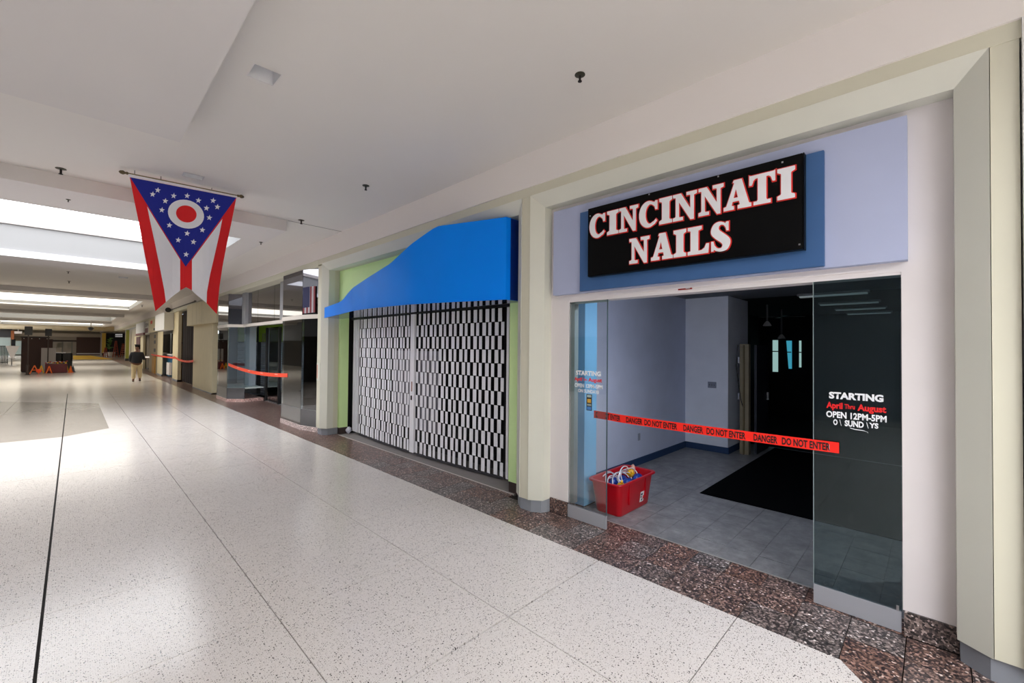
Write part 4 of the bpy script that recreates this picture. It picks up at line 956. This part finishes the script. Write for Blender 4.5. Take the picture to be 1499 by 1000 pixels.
for p, s_ in ((pa, -1), (pb, 1)):
    q = [p+dv*s_*d for d in (0, .012, .03, .055, .085, .10)]
    put('finial', MB().tube(q, [.013, .022, .014, .03, .022, .004], 8), mat('finial_bronze', (98, 84, 58), .4, metal=.6), fl_, smooth=True)
put('sleeve', MB().loft([[pa+Vector((0, -.006, .0)), pa+Vector((0, -.014, -.03)), pa+Vector((0, -.004, -.045)), pa+Vector((0, 0, -.01))], [pb+Vector((0, -.006, .0)), pb+Vector((0, -.014, -.02)), pb+Vector((0, -.004, -.03)), pb+Vector((0, 0, -.01))]]), FW, fl_)
for t_ in (.05, .27, .74):
    p = pa+(pb-pa)*t_; put('ceiling_hook', MB().tube([p+Vector((0, 0, -.012)), (p.x, p.y, ZC)], .004, 6), DARK, fl_)

# ================================================================== WALKING MAN
def skin(name, joints, edges, m_, parent, sub=2, label=None):
    me = bpy.data.meshes.new(name); base = WL[parent.name]
    bm = bmesh.new(); lay_ = bm.verts.layers.skin.verify()
    vs = [bm.verts.new(j[:3]) for j in joints]
    for v, j in zip(vs, joints):
        v[lay_].radius = j[3] if isinstance(j[3], tuple) else (j[3], j[3])
    vs[0][lay_].use_root = True
    for a, b in edges: bm.edges.new((vs[a], vs[b]))
    bm.to_mesh(me); bm.free()
    o = bpy.data.objects.new(name, me); COL.objects.link(o)
    s1 = o.modifiers.new('s', 'SKIN'); s1.use_smooth_shade = True; s2 = o.modifiers.new('u', 'SUBSURF'); s2.levels = sub; s2.render_levels = sub
    dg = bpy.context.evaluated_depsgraph_get(); me2 = bpy.data.meshes.new_from_object(o.evaluated_get(dg)); bpy.data.objects.remove(o)
    me2.materials.clear(); me2.materials.append(m_)
    for p in me2.polygons: p.use_smooth = True; p.material_index = 0
    o = bpy.data.objects.new(name, me2); COL.objects.link(o); o.parent = parent; WL[o.name] = base
    if label: o['label'] = label
    return o
man = thing('person', 'man in dark jacket, khaki trousers and dark cap walking away holding a paper', 'person', (2.42, 30.7, 0))
SK = mat('skin_tone', (120, 82, 64), .6)
# local coordinates: x right, y away from viewer, z up
B = [(0, 0, 1.0, (.17, .13)), (0, .01, 1.2, (.18, .14)), (0, 0, 1.42, (.18, .12)), (0, .0, 1.56, .065), (0, .02, 1.62, .06), (0, .03, 1.73, (.085, .10)), (0, .03, 1.80, (.07, .085)),
     (-.18, 0, 1.46, .075), (-.24, .02, 1.2, .055), (-.22, .16, 1.02, .045), (-.20, .24, .98, .035), (.18, 0, 1.46, .075), (.24, .05, 1.2, .055), (.30, .28, 1.16, .04), (.34, .36, 1.20, .03),
     (-.10, 0, .92, .10), (-.11, .03, .52, .075), (-.12, -.05, .12, .05), (-.12, -.02, .05, .045), (-.13, .12, .04, .04), (.10, 0, .92, .10), (.11, .09, .54, .075), (.13, .17, .16, .05), (.13, .20, .08, .045), (.14, .32, .05, .04)]
Ed = [(0, 1), (1, 2), (2, 3), (3, 4), (4, 5), (5, 6), (2, 7), (7, 8), (8, 9), (9, 10), (2, 11), (11, 12), (12, 13), (13, 14), (0, 15), (15, 16), (16, 17), (17, 18), (18, 19), (0, 20), (20, 21), (21, 22), (22, 23), (23, 24)]
skin('body', B, Ed, SK, man)
JK = mat('jacket_black', (22, 22, 30), .8); KH = mat('khaki', (206, 188, 150), .8, noise=.06, nscale=9)
skin('jacket', [(0, 0, .93, (.215, .16)), (0, 0, 1.04, (.235, .17)), (0, .01, 1.22, (.235, .18)), (0, 0, 1.42, (.215, .15)), (0, 0, 1.53, .09), (-.19, 0, 1.45, .10), (-.25, .02, 1.2, .085), (-.235, .15, 1.02, .065), (.19, 0, 1.45, .10), (.25, .05, 1.2, .085), (.30, .26, 1.155, .06)],
     [(0, 1), (1, 2), (2, 3), (3, 4), (3, 5), (5, 6), (6, 7), (3, 8), (8, 9), (9, 10)], JK, man)
skin('trousers', [(0, 0, .98, (.185, .15)), (-.105, 0, .86, .125), (-.115, .03, .52, .10), (-.12, -.05, .14, .085), (.105, 0, .86, .125), (.115, .09, .54, .10), (.13, .165, .17, .085)], [(0, 1), (1, 2), (2, 3), (0, 4), (4, 5), (5, 6)], KH, man)
SHO = mat('shoe_dark', (50, 36, 32), .5)
skin('shoe', [(-.12, -.06, .06, .055), (-.125, .06, .05, .052), (-.13, .15, .04, .045)], [(0, 1), (1, 2)], SHO, man, 1)
skin('shoe', [(.13, .15, .075, .055), (.135, .26, .055, .052), (.14, .34, .045, .045)], [(0, 1), (1, 2)], SHO, man, 1)
skin('cap', [(0, .02, 1.79, (.105, .12)), (0, .03, 1.86, (.085, .10)), (.03, .15, 1.79, (.07, .02))], [(0, 1), (0, 2)], mat('cap_dark', (26, 22, 24), .8), man, 2)
for s_, hx, hy, hz in ((-1, -.22, .26, .96), (1, .37, .38, 1.21)):
    for k in range(4):
        skin('finger', [(hx+(k-1.5)*.018, hy, hz, .012), (hx+(k-1.5)*.02, hy+.045, hz-.01, .010), (hx+(k-1.5)*.02, hy+.07, hz-.03, .008)], [(0, 1), (1, 2)], SK, man, 1)
    skin('thumb', [(hx-s_*.03, hy-.01, hz, .012), (hx-s_*.05, hy+.03, hz+.005, .010)], [(0, 1)], SK, man, 1)
man.rotation_euler = (0, 0, math.radians(-5)); man.scale = (1.05, 1.05, 1.05)
pp = thing('paper_note', 'white paper held in the right hand of the walking man', 'paper', (2.83, 31.08, 1.30))
put('sheet', MB().loft([[(2.80, 30.98, 1.27), (2.98, 30.98, 1.27), (2.98, 31.2, 1.36), (2.80, 31.2, 1.36)], [(2.80, 30.98, 1.275), (2.98, 30.98, 1.275), (2.98, 31.2, 1.365), (2.80, 31.2, 1.365)]]), WHITEW, pp)
put('clip', MB().box(2.86, 2.92, 31.17, 31.2, 1.36, 1.38), DARK, pp)

# ================================================================== FAR END OF THE HALL
YE = 112.
def eb(mb, x0, x1, y0, y1, Y, d=.3):       # box on a far plane from picture extents
    a = atY(x0, y0, Y); b = atY(x1, y1, Y); mb.box(a.x, b.x, Y, Y+d, max(b.z, 0), a.z); return mb
struct('wall_end', MB().box(-14, 12, YE+1, YE+1.2, 0, 6), mat('end_wall', (150, 140, 126), .8))
struct('trim_12', eb(MB(), -20, 185, 474.5, 486.5, YE, .8), mat('end_cream', (240, 230, 196), .7))
struct('trim_13', eb(MB(), 12, 152, 486.3, 494, YE+.1, .6), mat('end_taupe', (176, 164, 148), .7))
def far(name, label, cat, parts, Y, group=None):
    p = atY(parts[0][1], 510, Y); e = thing(name, label, cat, (p.x, Y, 0), group)
    for nm, x0, x1, y0, y1, m_, dy, d in parts: put(nm, eb(MB(), x0, x1, y0, y1, Y+dy, d), m_, e)
    return e
BRN = mat('kiosk_brown', (58, 30, 22), .6); BRN2 = mat('shutter_brown', (66, 44, 36), .7); PALE = mat('pale_glass', (150, 164, 160), .3)
far('brown_shutter', 'wide brown closed shutter at the far end of the hall', 'shutter', [('curtain', 112, 147, 493.5, 526, BRN2, .2, .2), ('bottom_rail', 112, 147, 517, 518.5, CHROME, .1, .08)], YE-1)
far('dark_shopfront', 'dark shopfront with pale shutters at the left end of the hall', 'shopfront', [('sign_band', -6, 17, 481, 494, DARK, .1, .3), ('pale_shutter', -6, 15, 494, 526, PALE, .2, .2), ('brown_post', 16, 20.5, 484, 497, mat('post_orange', (150, 84, 36), .6), 0, .3), ('dark_side', 17, 22, 496, 520, DARKW, .3, .2), ('side_glass', 23, 32, 499, 519, PALE, .1, .2)], YE-2)
far('round_lamp', 'round white lamp bowl above the left shopfront', 'lamp', [('bowl', 21, 32, 485, 488.5, WHITEW, 0, .6)], YE-4)
lp_ = bpy.data.objects['round_lamp']; p = atY(26.5, 485, YE-4); put('stem', MB().box(p.x-.06, p.x+.06, YE-3.8, YE-3.6, p.z, 4.409), WHITEW, lp_)
e = far('black_shop', 'black shopfront with small white lettering near the far right corner', 'shopfront', [('wall', 150, 186, 487.5, 526, DARKW, .2, .2), ('yellow_jamb', 149.5, 154.5, 487.5, 517, mat('jamb_yellow', (190, 160, 70), .6), 0, .2)], YE-6)
far_w = mat('far_white', (220, 220, 220), .5, emit=.3)
for y0, y1 in ((489, 491), (491.8, 493.4)):
    for k in range(7):
        a = atY(169+k*1.5, y0, YE-6.1); b = atY(170.1+k*1.5, y1, YE-6.1); put('lettering', MB().box(a.x, b.x, YE-6.1, YE-6.05, b.z, a.z), far_w, e)
far('steel_post', 'pale round post standing before the far brown shutter', 'post', [('shaft', 147.5, 150.5, 486, 526, mat('post_pale', (170, 166, 164), .5), 0, .3), ('collar', 146.5, 151.5, 483, 487, WHITEW, 0, .5)], YE-5)
# potted plant
Y = 96.; p = atY(160, 517, Y)
e = thing('potted_plant', 'leafy green plant in a white tub by the far black shop', 'plant', (p.x, Y, 0))
put('tub', MB().lathe(p.x, Y, [(.45, 0), (.6, .1), (.75, .75), (.7, .75), (.6, .7)], 16), WHITEW, e, smooth=True)
random.seed(9)
for k in range(34):
    a = random.uniform(0, 2*pi); r_ = random.uniform(.25, 1.0); z = random.uniform(1.4, 3.3); ca, sa = math.cos(a), math.sin(a)
    put('leaf', MB().quad((p.x+ca*.05, Y+sa*.05, z-.4), (p.x+ca*r_*.6-sa*.13, Y+sa*r_*.6+ca*.13, z), (p.x+ca*r_, Y+sa*r_, z-.15), (p.x+ca*r_*.6+sa*.13, Y+sa*r_*.6-ca*.13, z)), mat('leaf_green', (84, 128, 62), .6, noise=.2), e)
put('stem', MB().tube([(p.x, Y, .7), (p.x+.05, Y, 1.8), (p.x, Y, 2.9)], [.06, .05, .02]), mat('stem_brown', (90, 74, 44), .8), e)
# wooden A-frame ladders / racks
WD = mat('red_wood', (140, 58, 34), .6)
for k, (xc, yt, w_, lab) in enumerate(((169.5, 499, 4.2, 'taller red-brown step rack before the far black shop'), (180, 503, 4.2, 'shorter red-brown step rack beside the olive column'), (154.5, 509, 3.5, 'small brown rack left of the potted plant'))):
    Y = 92.; a = atY(xc, 517, Y); t_ = atY(xc, yt, Y); wl = abs(atY(xc+w_, 517, Y).x-a.x)
    e = thing('step_rack', lab, 'rack', (a.x, Y, 0), 'wooden step racks')
    for s_ in (-1, 1): put('rail', MB().tube([(a.x+s_*wl, Y, .0), (a.x+s_*wl*.2, Y, t_.z)], .07, 6), WD, e)
    for j in range(1, 6):
        z = t_.z*j/6.2; ww = wl*(1-.8*j/6.2); put('step', MB().box(a.x-ww, a.x+ww, Y-.15, Y+.15, z, z+.08), mat('step_pale', (190, 120, 96), .6) if k == 1 else WD, e)
    put('brace', MB().tube([(a.x, Y+.9, 0), (a.x, Y, t_.z)], .05, 6), WD, e)
# yellow carpet strip and pale floor glare stay as mats on the floor
t = thing('yellow_mat', 'long yellow mat on the floor at the far end of the hall', 'mat', (1, 85, 0)); a = atz(107, 526.5); b = atz(160, 524); c = atz(152, 519.5); d = atz(107, 518.5)
put('mat', MB().prism([(a.x, a.y), (b.x, a.y), (b.x-1.6, 106.), (a.x, 106.)], .001, .02), mat('mat_yellow', (250, 206, 70), .7), t)
put('border', MB().prism([(a.x, a.y-.3), (b.x, a.y-.3), (b.x, a.y-.02), (a.x, a.y-.02)], .001, .018), mat('mat_border', (200, 160, 60), .7), t)
# brown kiosk
def kbox(e, nm, x0, x1, y0, y1, Y, d, m_, zmin=0): 
    a = atY(x0, y0, Y); b = atY(x1, y1, Y); put(nm, MB().box(a.x, b.x, Y, Y+d, max(zmin, b.z), a.z), m_, e)
Y = 45.5
e = thing('brown_kiosk', 'dark brown closed kiosk behind the sign posts', 'kiosk', (-2, Y, 0))
a = atY(31.5, 494, Y); b = atY(70.5, 541, Y)
put('cabinet', MB().box(a.x, b.x, Y, Y+1.2, .05, a.z), BRN, e); put('cap', MB().box(a.x-.05, b.x+.05, Y-.05, Y+1.25, a.z, a.z+.06), DARK, e)
for k in range(4):
    x = a.x+(b.x-a.x)*(.06+k*.28); put('panel_door', MB().box(x, x+(b.x-a.x)*.25, Y-.02, Y-.001, .12, a.z-.1), BRN, e)
    put('cap_lamp', MB().box(x+.02, x+.06, Y-.06, Y-.021, a.z-.09, a.z-.05), mat('lamp_white', (230, 230, 220), .4), e)
put('plinth', MB().box(a.x+.03, b.x-.03, Y+.05, Y+1.15, 0, .05), DARK, e)
# open cart kiosk
Y = 47.0
e = thing('cart_kiosk', 'black open retail cart with posts and canopy right of the brown kiosk', 'kiosk', (-.5, Y, 0))
kbox(e, 'counter', 76, 105.5, 517, 546, Y, 1.6, DARK); kbox(e, 'canopy', 71, 112, 497.5, 500.5, Y-.1, 1.9, mat('canopy_brown', (50, 36, 30), .6))
for x in (72.5, 90.5, 104.5): kbox(e, 'post', x, x+1.4, 500, 530, Y, .08, mat('post_grey', (120, 118, 110), .5), 0)
for x0, x1 in ((83, 93), (99, 106)): kbox(e, 'display_board', x0, x1, 502, 509, Y+.4, .1, mat('display_pale', (150, 146, 130), .6))
kbox(e, 'shelf', 80, 96, 516, 517, Y-.05, .4, CHROME)
# sign posts
def signpost(x, ytop, y1, ybase, Y, lab, hw):
    a = atY(x, ytop, Y); e = thing('sign_post', lab, 'sign', (a.x, Y, 0), 'black square-topped posts')
    z1 = atY(x, y1, Y).z
    put('panel', MB().box(a.x-hw, a.x+hw, Y-.03, Y+.03, z1, a.z), DARK, e, bevel=.01)
    put('pole', MB().lathe(a.x, Y, [(.03, .03), (.03, z1)], 10), mat('pole_brown', (58, 44, 40), .4), e)
    put('sleeve', MB().lathe(a.x, Y, [(.075, .03), (.075, .62), (.05, .66)], 10), mat('pole_brown', (58, 44, 40), .4), e)
    put('base', MB().lathe(a.x, Y, [(.14, 0), (.13, .03), (.05, .04)], 16), DARK, e)
signpost(42, 478, 490.5, 549, 41.4, 'nearer black square-topped post left of the barricades', .17)
signpost(71.2, 481.5, 492, 545, 43.9, 'farther black square-topped post behind the red flower trough', .16)
# grey cabinet pair
Y = 44.6
e = thing('grey_cabinet', 'pale grey two-door cabinet behind the red flower trough', 'cabinet', (-1, Y, 0)); a = atY(60.5, 509.5, Y); b = atY(81, 541, Y)
put('case', MB().box(a.x, b.x, Y, Y+.5, 0, a.z), mat('cab_grey', (168, 162, 160), .5), e)
mx_ = (a.x+b.x)/2
for x0, x1 in ((a.x+.01, mx_-.005), (mx_+.005, b.x-.01)):
    d = put('door', MB().box(x0, x1, Y-.02, Y-.001, .05, a.z-.02), mat('cab_grey', (168, 162, 160), .5), e); put('handle', MB().box((x0+x1)/2+.05, (x0+x1)/2+.07, Y-.035, Y-.0205, .7, .85), CHROME, d)
# flower trough
Y = 43.2
tr = thing('flower_trough', 'long dark red planter trough on the hall floor', 'planter', (-.6, Y, 0)); a = atY(66, 533, Y); b = atY(98.5, 541, Y)
put('trough', MB().prism([(a.x, Y), (b.x, Y), (b.x, Y+.35), (a.x, Y+.35)], .02, a.z), mat('trough_red', (96, 14, 26), .5), tr, bevel=.01)
put('foot', MB().box(a.x+.05, b.x-.05, Y+.05, Y+.3, 0, .02), DARK, tr)
random.seed(31)
for k in range(16):
    x = a.x+(b.x-a.x)*(k+.5)/16; z = a.z+random.uniform(.02, .14)
    e = tr
    c_ = [mat('petal_red', (170, 30, 44), .6), mat('petal_white', (226, 214, 214), .6), mat('petal_yellow', (232, 176, 40), .6)][k % 3]
    put('bloom', MB().lathe(x, Y+.15, [(.02, z), (.055, z+.02), (.06, z+.05), (.02, z+.07)], 7), c_, e)
    put('stalk', MB().box(x-.006, x+.006, Y+.145, Y+.155, a.z, z+.01), mat('stalk_green', (50, 90, 44), .6), e)
# A-frame barricades and cones
def aframe(xc, Y, h, w_, m_, lab, disc=None):
    a = atY(xc, 540, Y); e = thing('barricade', lab, 'barricade', (a.x, Y, 0), 'folding floor barricades')
    for s_ in (-1, 1):
        put('leg', MB().tube([(a.x+s_*w_, Y-.12, .02), (a.x, Y, h)], .03, 6), m_, e); put('leg', MB().tube([(a.x+s_*w_, Y+.16, .02), (a.x, Y+.02, h)], .022, 6), m_, e)
    put('crossbar', MB().box(a.x-w_*.55, a.x+w_*.55, Y-.09, Y-.06, h*.42, h*.5), m_, e)
    if disc: put('marker_disc', MB().loft([[(a.x+disc[0]+.13*math.cos(u), yy, .20+.13*math.sin(u)) for u in [2*pi*i/14 for i in range(14)]] for yy in (Y-.16, Y-.14)]), mat('orange_disc', (250, 78, 10), .5), e)
ORG = mat('orange', (244, 110, 20), .5); YLW = mat('safety_yellow', (240, 186, 30), .5)
aframe(50.5, 42.6, .56, .20, ORG, 'leftmost orange A-frame barricade beside the nearer post', (.2, 0))
aframe(60.5, 43.3, .52, .12, YLW, 'yellow A-frame barricade between the orange one and the trough')
aframe(72, 42.7, .50, .13, ORG, 'orange A-frame barricade in front of the flower trough')
aframe(84.5, 44.2, .72, .16, YLW, 'yellow A-frame barricade behind the middle of the trough')
aframe(96, 44.2, .72, .16, YLW, 'yellow A-frame barricade at the right end of the trough')
for xc, lab, Yc, cc in ((103.4, 'orange traffic cone at the right end of the flower trough', 43.4, ORG), (107, 'dark grey cone right of the orange traffic cone', 43.9, mat('cone_grey', (70, 76, 90), .6))):
    a = atY(xc, 540, Yc); e = thing('traffic_cone', lab, 'cone', (a.x, Yc, 0))
    put('cone', MB().lathe(a.x, Yc, [(.11, .03), (.02, .46), (.012, .47)], 12), cc, e, smooth=True); put('foot', MB().box(a.x-.15, a.x+.15, Yc-.15, Yc+.15, 0, .03), cc, e, bevel=.005)
# white moulded chair, railing
Y = 60.; a = atY(17.5, 524, Y)
e = thing('white_chair', 'white shell chair on a pedestal near the left edge', 'chair', (a.x, Y, 0))
zz = atY(17.5, 506.5, Y).z
put('backrest', MB().loft([[(a.x-.42, Y+.2, zz), (a.x+.42, Y+.2, zz), (a.x+.42, Y+.26, zz), (a.x-.42, Y+.26, zz)], [(a.x-.1, Y+.1, .75), (a.x+.1, Y+.1, .75), (a.x+.1, Y+.16, .75), (a.x-.1, Y+.16, .75)]]), WHITEW, e)
put('seat', MB().box(a.x-.25, a.x+.25, Y-.35, Y+.15, .66, .72), WHITEW, e, bevel=.02)
put('pedestal', MB().lathe(a.x, Y-.1, [(.3, 0), (.28, .03), (.05, .06), (.05, .66)], 12), CHROME, e)
Y = 64.
e = thing('railing', 'dark metal railing at the left edge of the hall', 'railing', (-5.2, Y, 0)); a = atY(-8, 505, Y); b = atY(12.5, 505, Y)
put('top_rail', MB().box(a.x, b.x, Y, Y+.06, 1.7, 1.78), DARK, e); put('bottom_rail', MB().box(a.x, b.x, Y, Y+.06, .15, .22), DARK, e)
for k in range(9): x = a.x+(b.x-a.x)*(k+.5)/9; put('baluster', MB().box(x-.03, x+.03, Y+.01, Y+.05, .0, 1.7), DARK, e)

# ================================================================== REST OF THE HALL SHELL (behind and beside the viewer)
wl = MB().box(-8.4, -8.2, -14.2, 80, 0, 4.6)
struct('wall_left', wl, mat('left_wall', (150, 156, 164), .7))
lo = MB()
for k in range(7):
    y0 = -9+k*12.5; struct('window_%d' % (k+2), MB().box(-8.19, -8.0, y0, y0+9.5, .0, 2.55), mat('left_shop_dark', (26, 26, 28), .3))
struct('wall_back', MB().box(-8.4, 12, -14.4, -14.2, 0, 4.6), CREAM)
struct('wall_right_near', MB().box(4.05, 4.3, -14.2, -1.6, 0, 4.6), BEIGE)
